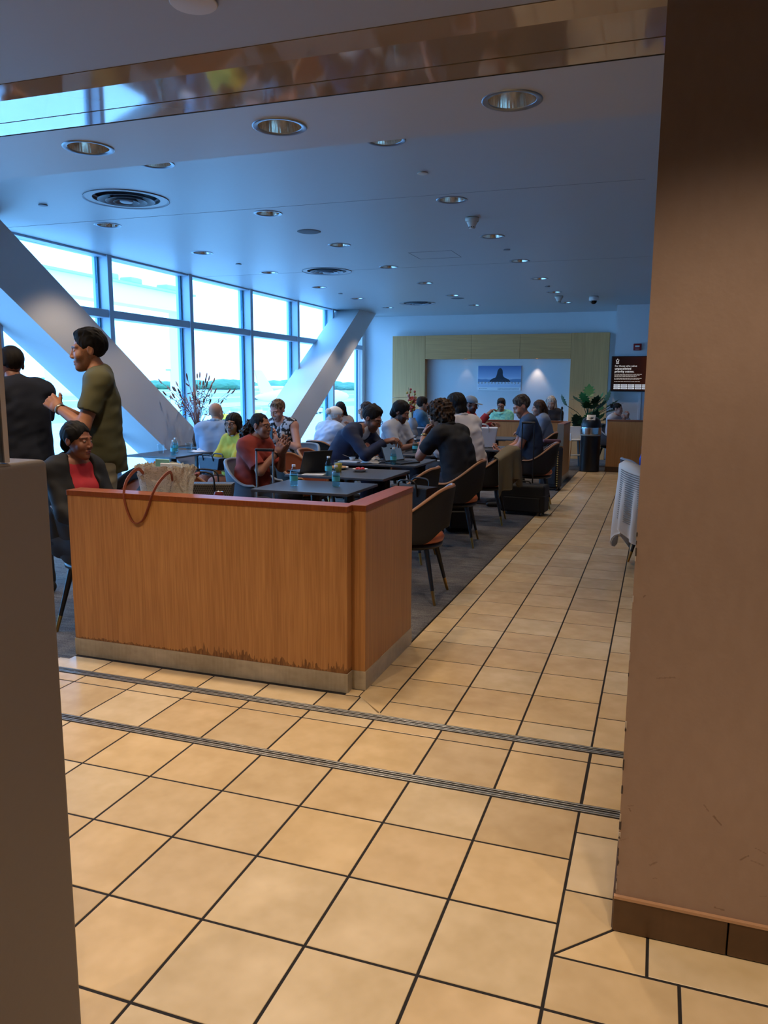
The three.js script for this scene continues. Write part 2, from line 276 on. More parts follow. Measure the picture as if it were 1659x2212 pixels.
// ---------- pale wood surround on the back wall ----------
{
  const f = thing('wood_surround', 'pale oak panelled surround framing the niche on the back wall', 'wall panelling'), z0 = ZF + 0.002, z1 = -17.5, g = 0.004;
  const P = (x0, x1, y0, y1, m) => mesh('panel', rb(x1 - x0 - g, y1 - y0 - g, z1 - z0, 0.003, (x0 + x1) / 2, (y0 + y1) / 2, (z0 + z1) / 2, 1), m, f);
  P(-5.9, -5.11, 1.29, 2.69, M.pale); P(-5.9, -5.11, 0.0, 1.29, M.pale); P(-1.85, -1.06, 1.29, 2.7, M.pale); P(-1.85, -1.06, 0.0, 1.29, M.pale);
  for (const [a, b] of [[-5.11, -4.035], [-4.035, -2.95], [-2.95, -1.85]]) P(a, b, 2.16, 2.695, M.paleH);
}
// ---------- recessed downlights ----------
{
  const flutes = 44, canGeo = (() => { // fluted reflector cone, open below
    const pos = [], idx = [], rows = [[0, 0.112], [0.05, 0.104], [0.11, 0.084], [0.13, 0.055]];
    rows.forEach(([y, r]) => { for (let i = 0; i <= flutes * 2; i++) { const a = i / (flutes * 2) * Math.PI * 2, q = r * (i % 2 ? 0.975 : 1); pos.push(Math.cos(a) * q, y, Math.sin(a) * q); } });
    for (let j = 0; j < 3; j++) for (let i = 0; i < flutes * 2; i++) { const a = j * (flutes * 2 + 1) + i, b = a + flutes * 2 + 1; idx.push(a, a + 1, b, a + 1, b + 1, b); }
    const g = new THREE.BufferGeometry(); g.setAttribute('position', new THREE.Float32BufferAttribute(pos, 3)); g.setIndex(idx); g.computeVertexNormals(); return g;
  })();
  const rimGeo = lathe([[0.106, 0.002], [0.108, -0.003], [0.128, -0.006], [0.134, -0.003], [0.134, 0.0]], 40), discGeo = new THREE.CircleGeometry(0.054, 24); discGeo.rotateX(Math.PI / 2); discGeo.translate(0, 0.129, 0);
  const backGeo = lathe([[0.117, 0.005], [0.117, 0.15], [0, 0.15]], 28);
  const refl = mat('#f0e6d6', 0.2, { metalness: 1 }), rim = mat('#8a97a6', 0.3, { metalness: 0.6 }), glow = mat('#fff1d8', 0.5, { emissive: new THREE.Color(1, 0.82, 0.6), emissiveIntensity: 9 });
  const light = (x, z, y, cd, label, group, cone = 50) => {
    const g = thing('downlight', label, 'ceiling light', [x, y, z], 0, group);
    mesh('housing', backGeo, M.darkMetal, g); mesh('reflector', canGeo, refl, g); mesh('trim_ring', rimGeo, rim, g); mesh('lamp', discGeo, glow, g);
    const s = new THREE.SpotLight(LAMP_COLOR, cd, 0, cone * R, 0.3, 2); s.position.set(x, y - 0.012, z); s.target.position.set(x, 0, z); s.shadow.radius = 3; s.castShadow = true; scene.add(s, s.target);
  };
  const nth = ['first', 'second', 'third', 'fourth', 'fifth', 'sixth', 'seventh'];
  for (const [x, z] of loungeLights) light(x, z, HC, LOUNGE_CANDELA, `${nth[Math.round((z + 15.695) / 1.755)]} recessed downlight from the back wall in the ceiling row ${x < -5 ? 'along the windows' : x < -3 ? 'above the tables' : 'along the aisle'}`, 'lounge ceiling downlights');
  soffitLights.forEach(([x, z], i) => light(x, z, HS, SOFFIT_CANDELA, `${nth[i]} large downlight from the taupe pillar in the soffit behind the bronze beam`, 'soffit downlights'));
  for (const [x, z] of hallLights) light(x, z, HS, HALL_CANDELA, 'round recessed downlight in the hall ceiling in front of the bronze beam', 'hall downlights', 58);
}
// round air diffusers
{
  const dark = mat('#6c7077', 0.5), lip = mat('#9aa3ae', 0.5), hole = mat('#7c8085', 0.6, { metalness: 0.5 });
  const labels = ['large round air diffuser in the ceiling above the two standing men', 'round air diffuser in the ceiling between the downlight rows above the tables', 'round air diffuser in the ceiling close to the back wall'];
  vents.forEach(([x, z, r], i) => {
    const g = thing('air_diffuser', labels[i], 'air vent', [x, HC, z], 0, 'round ceiling diffusers');
    mesh('outer_cone', lathe([[r * 0.72, 0.03], [r * 0.98, -0.004], [r, -0.008], [r * 0.99, 0], [r * 0.8, 0.002]], 48), lip, g);
    mesh('duct', lathe([[r * 0.77, 0.0], [r * 0.77, 0.15], [0.0, 0.15]], 32), hole, g);
    for (const [a, y] of [[0.66, -0.012], [0.48, -0.02], [0.3, -0.026]]) mesh('cone_ring', lathe([[r * a * 0.62, y + 0.045], [r * a, y], [r * a * 1.01, y - 0.003], [r * a * 0.98, y - 0.003], [r * a * 0.6, y + 0.04]], 40), i === 0 ? dark : lip, g);
    mesh('centre_cap', lathe([[0, -0.03], [r * 0.14, -0.028], [r * 0.16, -0.02], [r * 0.12, 0.01]], 24), lip, g);
  });
}
// small ceiling fittings
{
  const grey = mat('#8d929a', 0.55), cream = mat('#cfcbc2', 0.5), dark = mat('#26282c', 0.4);
  one('ceiling_speaker', lathe([[0, -0.008], [0.11, -0.007], [0.125, -0.002], [0.125, 0]], 36), mat('#6d7178', 0.8), 'flat round grey speaker grille in the ceiling between two downlights', 'speaker', [-3.58, HC, -7.84]);
  one('ceiling_speaker', lathe([[0, -0.008], [0.11, -0.007], [0.125, -0.002], [0.125, 0]], 36), mat('#6d7178', 0.8), 'flat round speaker grille beside the diffuser by the back wall', 'speaker', [-3.6, HC, -14.4]);
  for (const [i, [x, z]] of [[-5.36, -5.98], [-5.41, -9.58], [-1.793, -6.0], [-1.8, -9.53], [-5.39, -13.1], [-1.8, -13.1]].entries())
    one('sprinkler_cover', lathe([[0, -0.012], [0.038, -0.011], [0.042, -0.007], [0.034, 0]], 24), i === 2 ? cream : grey, ['flat sprinkler cover beside the large diffuser above the standing men', 'flat sprinkler cover in the window row below the middle diffuser', 'pale sprinkler cover in the aisle row close to the lowered soffit', 'flat sprinkler cover beside the access panel in the ceiling', 'flat sprinkler cover in the window row near the far leaning column', 'flat sprinkler cover in the aisle row near the back wall'][i], 'sprinkler', [x, HC, z], undefined, 'concealed sprinkler covers');
  one('junction_cover', lathe([[0, -0.014], [0.075, -0.013], [0.08, -0.008], [0.07, 0]], 32), mat('#bdb7b0', 0.6), 'round blank cover plate in the hall ceiling in front of the bronze beam', 'cover plate', [-1.523, HS, -2.44]);
  const det = (x, z, s, label) => { const g = thing('smoke_detector', label, 'smoke detector', [x, HC, z], 0, 'smoke detectors'); g.scale.setScalar(s); mesh('base', lathe([[0, 0], [0.066, 0], [0.068, -0.02], [0.06, -0.04]], 28), cream, g); mesh('chamber', lathe([[0.055, -0.04], [0.032, -0.085], [0.028, -0.1], [0, -0.104]], 24), cream, g); for (let k = 0; k < 8; k++) { const a = k * Math.PI / 4; mesh('vent_slot', rb(0.012, 0.01, 0.004, 0.001, 0, 0, 0, 1), dark, g, [Math.cos(a) * 0.0305, -0.09, Math.sin(a) * 0.0305], [0, Math.PI / 2 - a, 0]); } };
  det(-1.793, -7.68, 1, 'cream cone-shaped smoke detector hanging below the middle of the lounge ceiling'); det(-1.788, -14.55, 1.1, 'cream smoke detector on the ceiling near the back wall beside the camera dome');
  { const g = thing('security_camera', 'white dome security camera with dark lens on the ceiling', 'camera', [-1.2, HC, -14.75]); mesh('mount', lathe([[0, 0], [0.075, 0], [0.085, -0.03], [0.085, -0.075], [0.06, -0.08]], 28), mat('#dcdcda', 0.4), g); mesh('dome', lathe([[0.062, -0.076], [0.05, -0.115], [0.025, -0.135], [0, -0.138]], 24), mat('#101114', 0.12), g); }
}
// ---------- television, alarm, print, niche spots ----------
const ZT = -16.42;
{
  const c = document.createElement('canvas'); c.width = 1024; c.height = 576; const x = c.getContext('2d');
  const gr = x.createLinearGradient(0, 0, 1024, 0); gr.addColorStop(0, '#120705'); gr.addColorStop(0.45, '#2a0f06'); gr.addColorStop(0.75, '#5a2a0c'); gr.addColorStop(1, '#2a1206'); x.fillStyle = gr; x.fillRect(0, 0, 1024, 576);
  x.fillStyle = '#f2d6a0'; x.fillRect(640, 140, 14, 330); x.fillStyle = '#c98b3c'; x.fillRect(654, 110, 10, 360); x.fillStyle = '#e9e2d6'; x.fillRect(700, 90, 70, 380); x.fillStyle = '#f6e7c4'; x.fillRect(790, 120, 60, 350);
  x.fillStyle = '#ffffff'; for (const [px, py] of [[84, 42], [64, 58], [104, 58], [72, 80], [98, 80]]) { x.beginPath(); x.arc(px, py, 8, 0, 7); x.fill(); }
  x.fillRect(62, 98, 46, 5); x.fillRect(62, 108, 46, 8);
  x.font = '40px sans-serif'; x.fillText('For those who value', 44, 172); x.font = 'bold 44px sans-serif'; x.fillText('unparalleled', 44, 220); x.fillText('priority access.', 44, 268);
  x.fillStyle = '#cfc4bd'; for (const [y, n] of [[296, 3], [364, 2], [420, 1]]) for (let k = 0; k < n; k++) for (let w = 44; w < 44 + 420 - k * 30;) { const l = 12 + ((w * 7 + y * 3 + k * 11) % 34); x.fillRect(w, y + k * 19, l, 8); w += l + 6; }
  x.fillStyle = '#e8eef8'; for (let i = 0; i < 8; i++) for (let j = 0; j < 3; j++) x.fillRect(40 + i * 116, 470 + j * 30, 104, 24);
  x.fillStyle = '#2a3f66'; for (let i = 0; i < 8; i++) for (let j = 0; j < 3; j++) x.fillRect(52 + i * 116, 478 + j * 30, 60 + ((i * 13 + j * 29) % 26), 7);
  const t = new THREE.CanvasTexture(c); t.colorSpace = THREE.SRGBColorSpace;
  const tv = thing('television', 'flat wall television showing a dark brown advertisement reading unparalleled priority access', 'television', [-0.32, 1.815, ZT + 0.06]);
  mesh('casing', rb(1.225, 0.69, 0.05, 0.008), M.black, tv); mesh('wall_bracket', bx(-0.2, 0.2, -0.2, 0.2, -0.058, -0.02), M.darkMetal, tv);
  const scr = new THREE.PlaneGeometry(1.19, 0.655); scr.translate(0, 0.005, 0.0262);
  const sm = mat('#0a0a0a', 0.25); sm.emissive = new THREE.Color(1, 1, 1); sm.emissiveMap = t; sm.emissiveIntensity = 0.85; mesh('screen', scr, sm, tv);
  const a = thing('fire_alarm', 'red fire alarm strobe on the wall above the television', 'fire alarm', [-0.46, 2.335, ZT]);
  const red = mat('#8f1418', 0.4); mesh('body', rb(0.15, 0.13, 0.06, 0.008, 0, 0, 0.031), red, a); mesh('strobe_lens', rb(0.085, 0.035, 0.02, 0.006, 0, 0.012, 0.066), mat('#e8e4dc', 0.15), a);
  mesh('lettering', bx(-0.04, 0.04, -0.045, -0.035, 0.06, 0.0625), mat('#d8cfc8', 0.5), a);
  one('cable_cover', rb(0.05, 0.55, 0.015, 0.004), M.white, 'thin white cable cover on the wall under the television', 'cable cover', [-0.36, 1.2, ZT + 0.009]);
}
{
  const c = document.createElement('canvas'); c.width = 512; c.height = 288; const x = c.getContext('2d');
  const g = x.createLinearGradient(0, 0, 0, 240); g.addColorStop(0, '#5f7fb4'); g.addColorStop(0.55, '#a9c0e0'); g.addColorStop(0.72, '#dfe6f2'); g.addColorStop(1, '#c9d6ea'); x.fillStyle = g; x.fillRect(0, 0, 512, 250);
  x.fillStyle = '#6f8fb8'; x.beginPath(); x.moveTo(0, 160); for (let i = 0; i <= 16; i++) x.lineTo(i * 32, 150 + 14 * noise3(i * 0.7, 2, 3)); x.lineTo(512, 190); x.lineTo(0, 190); x.fill();
  x.fillStyle = '#232a3c'; x.beginPath(); x.moveTo(140, 188); x.quadraticCurveTo(150, 150, 205, 140); x.quadraticCurveTo(226, 120, 232, 60); x.quadraticCurveTo(250, 20, 270, 26); x.quadraticCurveTo(300, 40, 296, 100); x.quadraticCurveTo(300, 134, 340, 146); x.quadraticCurveTo(376, 158, 386, 188); x.fill();
  x.fillStyle = '#39445e'; for (let i = 0; i < 40; i++) { const px = 170 + ((i * 53) % 190), py = 150 + ((i * 29) % 36); x.fillRect(px, py, 14, 3); }
  for (let i = 0; i < 260; i++) { x.fillStyle = ['#c9b48a', '#6b5a48', '#efe9dc', '#8a3d30', '#3f4a66'][i % 5]; x.fillRect((i * 197) % 512, 184 + ((i * 31) % 22) + (i % 9 === 0 ? 14 : 0), 3, 5); }
  x.fillStyle = '#eef1f5'; x.fillRect(0, 250, 512, 38); x.fillStyle = '#8d2c22'; x.beginPath(); x.moveTo(14, 274); x.lineTo(32, 258); x.lineTo(28, 270); x.fill(); x.fillStyle = '#7d828c'; for (let i = 0; i < 6; i++) x.fillRect(42 + i * 12, 264, 9, 4); for (let k = 0; k < 3; k++) for (let i = 0; i < 18; i++) x.fillRect(240 + i * 14, 258 + k * 9, 9 + (i * 5 + k) % 4, 3);
  const t = new THREE.CanvasTexture(c); t.colorSpace = THREE.SRGBColorSpace;
  const p = thing('wall_print', 'wide print of a dark rocky monument before a crowd on the niche wall', 'picture', [-3.42, 1.74, ZF + 0.002]);
  mesh('board', rb(0.98, 0.55, 0.02, 0.003, 0, 0, 0.01, 1), mat('#e9ecf0', 0.6), p);
  const f = new THREE.PlaneGeometry(0.975, 0.545); f.translate(0, 0, 0.0206); mesh('printed_sheet', f, mat('#ffffff', 0.55, { map: t }), p);
  const spot = (x, cd, label) => {
    const g = thing('niche_spotlight', label, 'spotlight', [x, 2.158, ZF + 0.13]); mesh('ring', lathe([[0.028, 0], [0.04, -0.004], [0.042, 0]], 20), M.chrome, g);
    const d = new THREE.CircleGeometry(0.027, 16); d.rotateX(Math.PI / 2); d.translate(0, -0.001, 0); mesh('lamp', d, mat('#fff4e0', 0.5, { emissive: new THREE.Color(1, 0.85, 0.66), emissiveIntensity: 4 }), g);
    const s = new THREE.SpotLight(new THREE.Color(1, 0.78, 0.6), cd, 0, 34 * R, 0.45, 2); s.position.set(x, 2.15, ZF + 0.13); s.target.position.set(x, 0, ZF + 0.1); s.castShadow = true; scene.add(s, s.target);
  };
  spot(-4.18, 0.25, 'faint small spotlight above the niche wall on the side of the flower vase'); spot(-2.58, 1.6, 'bright small spotlight washing the niche wall beside the print');
}
// ---------- wood counters ----------
{
  const g = thing('long_counter', 'oak veneer half wall with stained lower edge facing the hall tiles', 'half wall');
  const x0 = -3.112, x1 = -1.418, z0 = -3.635, z1 = -3.525, H = 0.964;
  const front = bx(x0, x1, 0.1, H - 0.03, z0, z1); { const p = front.attributes.position, uv = front.attributes.uv; for (let i = 0; i < p.count; i++) uv.setXY(i, (p.getX(i) - x0) / (x1 - x0), (p.getY(i) - 0.1) / (H - 0.13)); }
  mesh('veneer_panel', front, M.woodStained, g); mesh('veneer_panel', bx(x1 - 0.032, x1 + 0.073, 0.1, H - 0.03, -4.38, -3.59), M.wood, g);
  mesh('stone_kick', bx(x0 - 0.003, x1 + 0.004, 0, 0.1, z0, z1 + 0.004), M.stone, g); mesh('stone_kick', bx(x1 - 0.03, x1 + 0.077, 0, 0.1, -4.384, -3.586), M.stone, g);
  mesh('coping', rb(x1 - x0 + 0.008, 0.03, 0.122, 0.003, (x0 + x1) / 2, H - 0.015, (z0 + z1) / 2), M.woodCap, g); mesh('coping', rb(0.113, 0.03, 0.8, 0.003, x1 + 0.0205, H - 0.0148, -3.985), M.woodCap, g);
  mesh('shadow_gap', bx(x0 + 0.001, x1 - 0.001, H - 0.034, H - 0.03, z0 + 0.002, z1 - 0.002), M.grout, g);
}
{
  const g = thing('lounge_partition', 'oak veneer half wall closing the far end of the seating area', 'half wall'), H = 0.964;
  mesh('veneer_panel', bx(-4.4, -1.5, 0.1, H - 0.03, -14.05, -13.95), M.wood, g); mesh('stone_kick', bx(-4.4, -1.5, 0, 0.1, -14.053, -13.947), M.stone, g);
  mesh('veneer_panel', bx(-1.53, -1.43, 0.1, H - 0.03, -13.94, -12.97), M.wood, g); mesh('stone_kick', bx(-1.533, -1.427, 0, 0.1, -13.943, -12.967), M.stone, g);
  mesh('coping', rb(2.92, 0.03, 0.115, 0.003, -2.96, H - 0.015, -14.0), M.woodCap, g); mesh('coping', rb(0.113, 0.03, 0.98, 0.003, -1.48, H - 0.0148, -13.455), M.woodCap, g);
  mesh('end_glass', rb(0.104, 0.36, 0.012, 0.003, -1.48, 0.78, -12.96, 1), mat('#d8e4ea', 0.05, { transmission: 0.6, thickness: 0 }), g);
}
{
  const g = thing('end_counter', 'oak veneer half wall behind the bin at the end of the aisle', 'half wall'), H = 0.964;
  mesh('veneer_panel', bx(-0.872, 1.6, 0.1, H - 0.03, -15.12, -15.0), M.wood, g); mesh('stone_kick', bx(-0.875, 1.6, 0, 0.1, -15.123, -14.996), M.brownStone, g);
  mesh('coping', rb(2.48, 0.03, 0.13, 0.003, 0.365, H - 0.015, -15.06), mat('#7a4a30', 0.45), g);
}
// ---------- outside ----------
{
  const grassT = tex(256, 256, (u, v) => { const a = fbmP(u, v, 6, 4, 120), k = (a - 0.5) * 44; return [150 + k, 168 + k, 150 + k]; }), concT = tex(256, 256, (u, v) => { const a = fbmP(u, v, 8, 3, 130), k = (a - 0.5) * 20; return [196 + k, 200 + k, 198 + k]; });
  const flat = (w, d, x, y, z) => { const g = new THREE.PlaneGeometry(w, d); g.rotateX(-Math.PI / 2); g.translate(x, y, z); return meterUV(g); };
  const grd = structGroup('ground_outside', 'pale apron, runway strips and grass of the airfield');
  mesh('grass', flat(3600, 4600, -1820, -5.6, -300), mat('#ffffff', 0.95, { map: rep(grassT, 0.02, 0.02) }), grd);
  mesh('apron', flat(95, 700, -56, -5.55, -250), mat('#ffffff', 0.9, { map: rep(concT, 0.05, 0.05) }), grd);
  for (const [x, w] of [[-150, 34], [-240, 22], [-420, 60]]) mesh('runway', flat(w, 4200, x, -5.54, -300), mat('#ffffff', 0.9, { map: rep(concT, 0.05, 0.05) }), grd);
  // distant woods, far beyond counting
  const clumps = []; for (let i = 0; i < 420; i++) { const a = (i / 420) * 150 * R + 10 * R, d = 1250 + rnd() * 120, s = rr(7, 14), g = new THREE.IcosahedronGeometry(1, 1); g.scale(s * 1.9, s * 0.75, s * 1.2); g.translate(-Math.sin(a) * d, -5.6 + s * 0.5, -Math.cos(a) * d); clumps.push(g); }
  const wg = merge(clumps); wg.computeVertexNormals(); const woods = mesh('distant_woods', wg, mat('#4f7a5c', 0.95)); tag(woods, 'low green belt of woods along the horizon beyond the airfield', 'trees', undefined, 'stuff');
  // passenger bridge and lamp posts close to the glass
  const wh = mat('#eef1f2', 0.6), gy = mat('#9fb4bc', 0.6);
  const b = thing('passenger_bridge', 'white steel gantry of a passenger boarding bridge outside the windows', 'boarding bridge', [-25, -5.6, -33]);
  mesh('leg', bx(-0.35, 0.35, 0, 12.2, -4.9, -4.2), wh, b); mesh('leg', bx(-0.35, 0.35, 0, 12.2, 7.4, 8.1), wh, b); mesh('girder', bx(-0.5, 0.5, 11.0, 11.9, -5.2, 11), wh, b); mesh('flange', bx(-0.75, 0.75, 11.9, 12.0, -5.2, 11), gy, b);
  for (const z of [-3.6, -0.6, 1.2]) mesh('floodlight', rb(0.7, 0.3, 0.9, 0.08, 0, 12.2, z), gy, b); mesh('cab', rb(2.4, 3.2, 2.6, 0.2, -1.5, 8.2, 1.5), wh, b);
  for (const [x, z, h] of [[-60, -88, 9], [-75, -112, 12], [-70, -165, 14], [-45, -120, 11]]) { const p = thing('apron_lamp_post', 'thin pale lamp post standing on the apron beyond the glass', 'lamp post', [x, -5.55, z], 0, 'apron lamp posts'); mesh('pole', cyl(0.14, 0.09, h), wh, p); mesh('lamp_head', rb(1.2, 0.2, 0.5, 0.05, 0, h, 0), gy, p); }
  const cols = ['#f4f6f7', '#e6eaec', '#f0c419', '#1c57b8', '#dfe6ea', '#f4f6f7'];
  for (let i = 0; i < 18; i++) { const c = thing('service_vehicle', 'small service vehicle parked in a row on the apron', 'vehicle', [-80 - rr(0, 8), -5.55, -128 - i * 4.4], rr(-0.1, 0.1), 'parked service vehicles'); mesh('body', rb(4.2, 1.1, 2, 0.2, 0, 0.95, 0, 1), mat(cols[i % 6], 0.5), c); mesh('cab', rb(1.8, 0.9, 1.8, 0.2, -0.8, 1.8, 0, 1), mat('#9fb0b8', 0.3), c); for (const [wx, wz] of [[-1.3, -0.9], [1.3, -0.9], [-1.3, 0.9], [1.3, 0.9]]) { const w = new THREE.CylinderGeometry(0.4, 0.4, 0.2, 10); w.rotateX(Math.PI / 2); w.translate(wx, 0.4, wz); mesh('wheel', w, M.black, c); } }
  const plane = (x, z, turn, s, label) => { const a = thing('aircraft', label, 'aircraft', [x, -5.55, z], turn); a.scale.setScalar(s); const f = lathe([[0, -18], [1, -16.5], [1.9, -13], [2, 10], [1.2, 16], [0.2, 19], [0, 19]], 16); f.rotateZ(Math.PI / 2); f.translate(0, 4, 0); mesh('fuselage', f, wh, a); const w = new THREE.ExtrudeGeometry(new THREE.Shape([[2, 0], [-3, 0], [-9, 17], [-6.5, 17]].map((p) => new THREE.Vector2(...p))), { depth: 0.4, bevelEnabled: false }); w.rotateX(Math.PI / 2); const w2 = w.clone(); w2.scale(1, 1, -1); mesh('wing', w, gy, a, [0, 3.4, 0]); mesh('wing', w2, gy, a, [0, 3.4, 0]); const t = new THREE.ExtrudeGeometry(new THREE.Shape([[-12, 5], [-17, 5], [-19, 11], [-16.5, 11]].map((p) => new THREE.Vector2(...p))), { depth: 0.4, bevelEnabled: false }); mesh('tail_fin', t, wh, a); for (const z1 of [-5.5, 5.5]) { const e = new THREE.CylinderGeometry(1, 0.9, 3.4, 14); e.rotateZ(Math.PI / 2); mesh('engine', e, gy, a, [1.5, 2.2, z1]); mesh('wheel_strut', cyl(0.3, 0.3, 3.4), M.darkMetal, a, [-1, 0, z1 * 0.5]); } };
  plane(-360, -690, 0.3, 1.1, 'small white airliner taxiing far across the airfield'); plane(-95, -205, 1.2, 1, 'white airliner parked behind the leaning column and last window');
}
// ---------- tub chairs ----------
const C = { shell: mat('#221e1d', 0.9), rim: mat('#9a6a45', 0.42), tan: mat('#8f5333', 0.5), seat: mat('#b85f2f', 0.5), leg: mat('#121114', 0.4), brass: mat('#b08a50', 0.28, { metalness: 1 }), blueLitShell: mat('#4a4d55', 0.8), blueLitSeat: mat('#7d8896', 0.6) };  // blue-grey pair: bluish window light painted into the upholstery colours
const chairParts = (() => {
  const A = 118 * R, NT = 36, NS = 7, topY = (t) => { const u = Math.abs(t) / A; return 0.835 - 0.2 * smooth(0.18, 0.88, u) - 0.02 * u; }, botY = (t) => { const u = Math.abs(t) / A; return 0.44 + 0.1 * (1 - smooth(0.15, 0.5, u)); };
  const P = (t, v, off) => { const y0 = botY(t), y1 = topY(t), y = y0 + (y1 - y0) * v, k = (y - 0.44) / 0.4, rx = 0.275 + 0.035 * k - off, rz = 0.27 + 0.055 * k - off; return [Math.sin(t) * rx, y, -Math.cos(t) * rz]; };
  const sheet = (off0, off1, close) => { // solid between two offsets
    const pos = [], idx = [], W = NT + 1, H = NS + 1, at = (s, i, j) => s * W * H + i * H + j;
    for (const off of [off0, off1]) for (let i = 0; i <= NT; i++) for (let j = 0; j <= NS; j++) { const v = j / NS, t = -A + 2 * A * i / NT; pos.push(...P(t, v, off)); }
    for (let i = 0; i < NT; i++) for (let j = 0; j < NS; j++) { idx.push(at(0, i, j), at(0, i + 1, j), at(0, i, j + 1), at(0, i + 1, j), at(0, i + 1, j + 1), at(0, i, j + 1)); idx.push(at(1, i, j), at(1, i, j + 1), at(1, i + 1, j), at(1, i + 1, j), at(1, i, j + 1), at(1, i + 1, j + 1)); }
    if (close) for (let i = 0; i < NT; i++) for (const j of [0, NS]) idx.push(at(0, i, j), at(1, i, j), at(0, i + 1, j), at(0, i + 1, j), at(1, i, j), at(1, i + 1, j));
    if (close) for (let j = 0; j < NS; j++) for (const i of [0, NT]) idx.push(at(0, i, j), at(0, i, j + 1), at(1, i, j), at(0, i, j + 1), at(1, i, j + 1), at(1, i, j));
    const g = new THREE.BufferGeometry(); g.setAttribute('position', new THREE.Float32BufferAttribute(pos, 3)); g.setIndex(idx); const n = g.toNonIndexed(); g.computeVertexNormals(); return meterUV(g);
  };
  const rimPts = []; for (let i = 0; i <= 40; i++) { const t = -A + 2 * A * i / 40, p = P(t, 1, 0.018); rimPts.push([p[0], p[1], p[2]]); }
  const p0 = P(-A, 0, 0.018), p1 = P(A, 0, 0.018); rimPts.unshift(p0); rimPts.push(p1);
  const rimG = tube(rimPts, 0.017, 70, 8);
  const seatG = lathe([[0, 0.5], [0.19, 0.498], [0.235, 0.485], [0.247, 0.46], [0.24, 0.435], [0.0, 0.43]], 36); seatG.scale(1.02, 1, 1.0);
  const frameG = lathe([[0, 0.432], [0.2, 0.432], [0.235, 0.42], [0.235, 0.395], [0.21, 0.385], [0, 0.385]], 32);
  const legs = [[-1, -1], [1, -1], [-1, 1], [1, 1]].map(([a, b]) => { const top = [a * 0.15, 0.39, b * 0.15], foot = [a * 0.235, 0, b * 0.235], k = 0.26, mid = top.map((v, i) => foot[i] + (v - foot[i]) * k); return [bar(mid, top, 0.0135, 0.021), bar(foot, mid, 0.0105, 0.0137)]; });
  return { outer: sheet(0, 0.02, true), inner: sheet(0.021, 0.036, true), rimG, seatG, frameG, legs };
})();
function chair(x, z, fx, fz, label, style = 'tan', group) {
  const g = thing('tub_chair', label, 'chair', [x, 0, z], Math.atan2(fx, fz), group), q = chairParts, grey = style === 'grey';
  mesh('backrest_shell', q.outer, grey ? C.blueLitShell : C.shell, g); mesh('backrest_lining', q.inner, grey ? C.blueLitSeat : C.tan, g); mesh('rim_piping', q.rimG, grey ? C.blueLitSeat : C.rim, g); mesh('seat_cushion', q.seatG, grey ? C.blueLitSeat : C.seat, g); mesh('seat_frame', q.frameG, C.leg, g);
  for (const [l, f] of q.legs) { const m = mesh('leg', l, C.leg, g); mesh('brass_ferrule', f, C.brass, m); }
  return g;
}
chair(-1.68, -5.45, -1, 0.06, 'charcoal tub chair at the aisle with the dark framed handbag on its seat');
chair(-2.12, -6.66, -1, 0, 'empty charcoal tub chair tucked under the table with the black laptop');
chair(-1.88, -7.5, -1, 0.12, 'charcoal tub chair of the man in the black polo shirt');
chair(-1.85, -8.85, -1, 0.1, 'charcoal tub chair with the beige jacket hung over its back');
chair(-1.5, -10.25, -1, 0.1, 'charcoal tub chair of the man in the dark blue T-shirt');
chair(-1.8, -12.62, -1, 0.05, 'charcoal tub chair of the long-haired woman in the grey sweater');
chair(-3.56, -5.5, 1, 0.2, 'tub chair with tan lining behind the patterned tote bag');
chair(-3.62, -6.68, 1, 0.1, 'tub chair of the woman in the rust red T-shirt', 'grey');
chair(-3.45, -7.4, 1, 0.15, 'empty tub chair between the rust red woman and the man in the suit');
chair(-3.5, -8.05, 1, 0, 'tub chair of the man in the navy suit');
chair(-3.38, -4.12, 0.93, -0.35, 'tub chair of the woman in the dark cardigan behind the half wall');
chair(-4.08, -5.15, -0.5, 0.86, 'dark tub chair with a black jacket behind the man in olive green');
chair(-4.4, -7.66, -0.35, 0.94, 'dark tub chair of the woman in the yellow shirt');
chair(-5.3, -9.0, -0.3, -0.95, 'tub chair of the bald man in the pale blue shirt', 'grey');
chair(-4.15, -8.62, -0.25, 0.97, 'tub chair with blue window light painted into its lining, of the woman in the patterned top', 'grey');
chair(-4.12, -9.62, 0.4, -0.9, 'dark tub chair under the person in the pale sweatshirt and white cap');
chair(-3.2, -9.35, 1, 0.05, 'tub chair of the bearded man in the grey polo shirt');
chair(-3.6, -10.75, -0.9, 0.1, 'tub chair of the woman with the bun in white', 'grey');
chair(-2.95, -10.75, -0.2, -1, 'empty window-tinted tub chair behind the bearded man', 'grey');
chair(-2.95, -12.55, 1, 0.1, 'tub chair of the man in the cap and red sweater', 'grey');
chair(-3.95, -13.3, -0.1, -1, 'tub chair of the man in the teal shirt by the far half wall', 'grey');
chair(0.1, -7.05, 0.9, -0.2, 'tub chair across the aisle with the white jacket over its back');
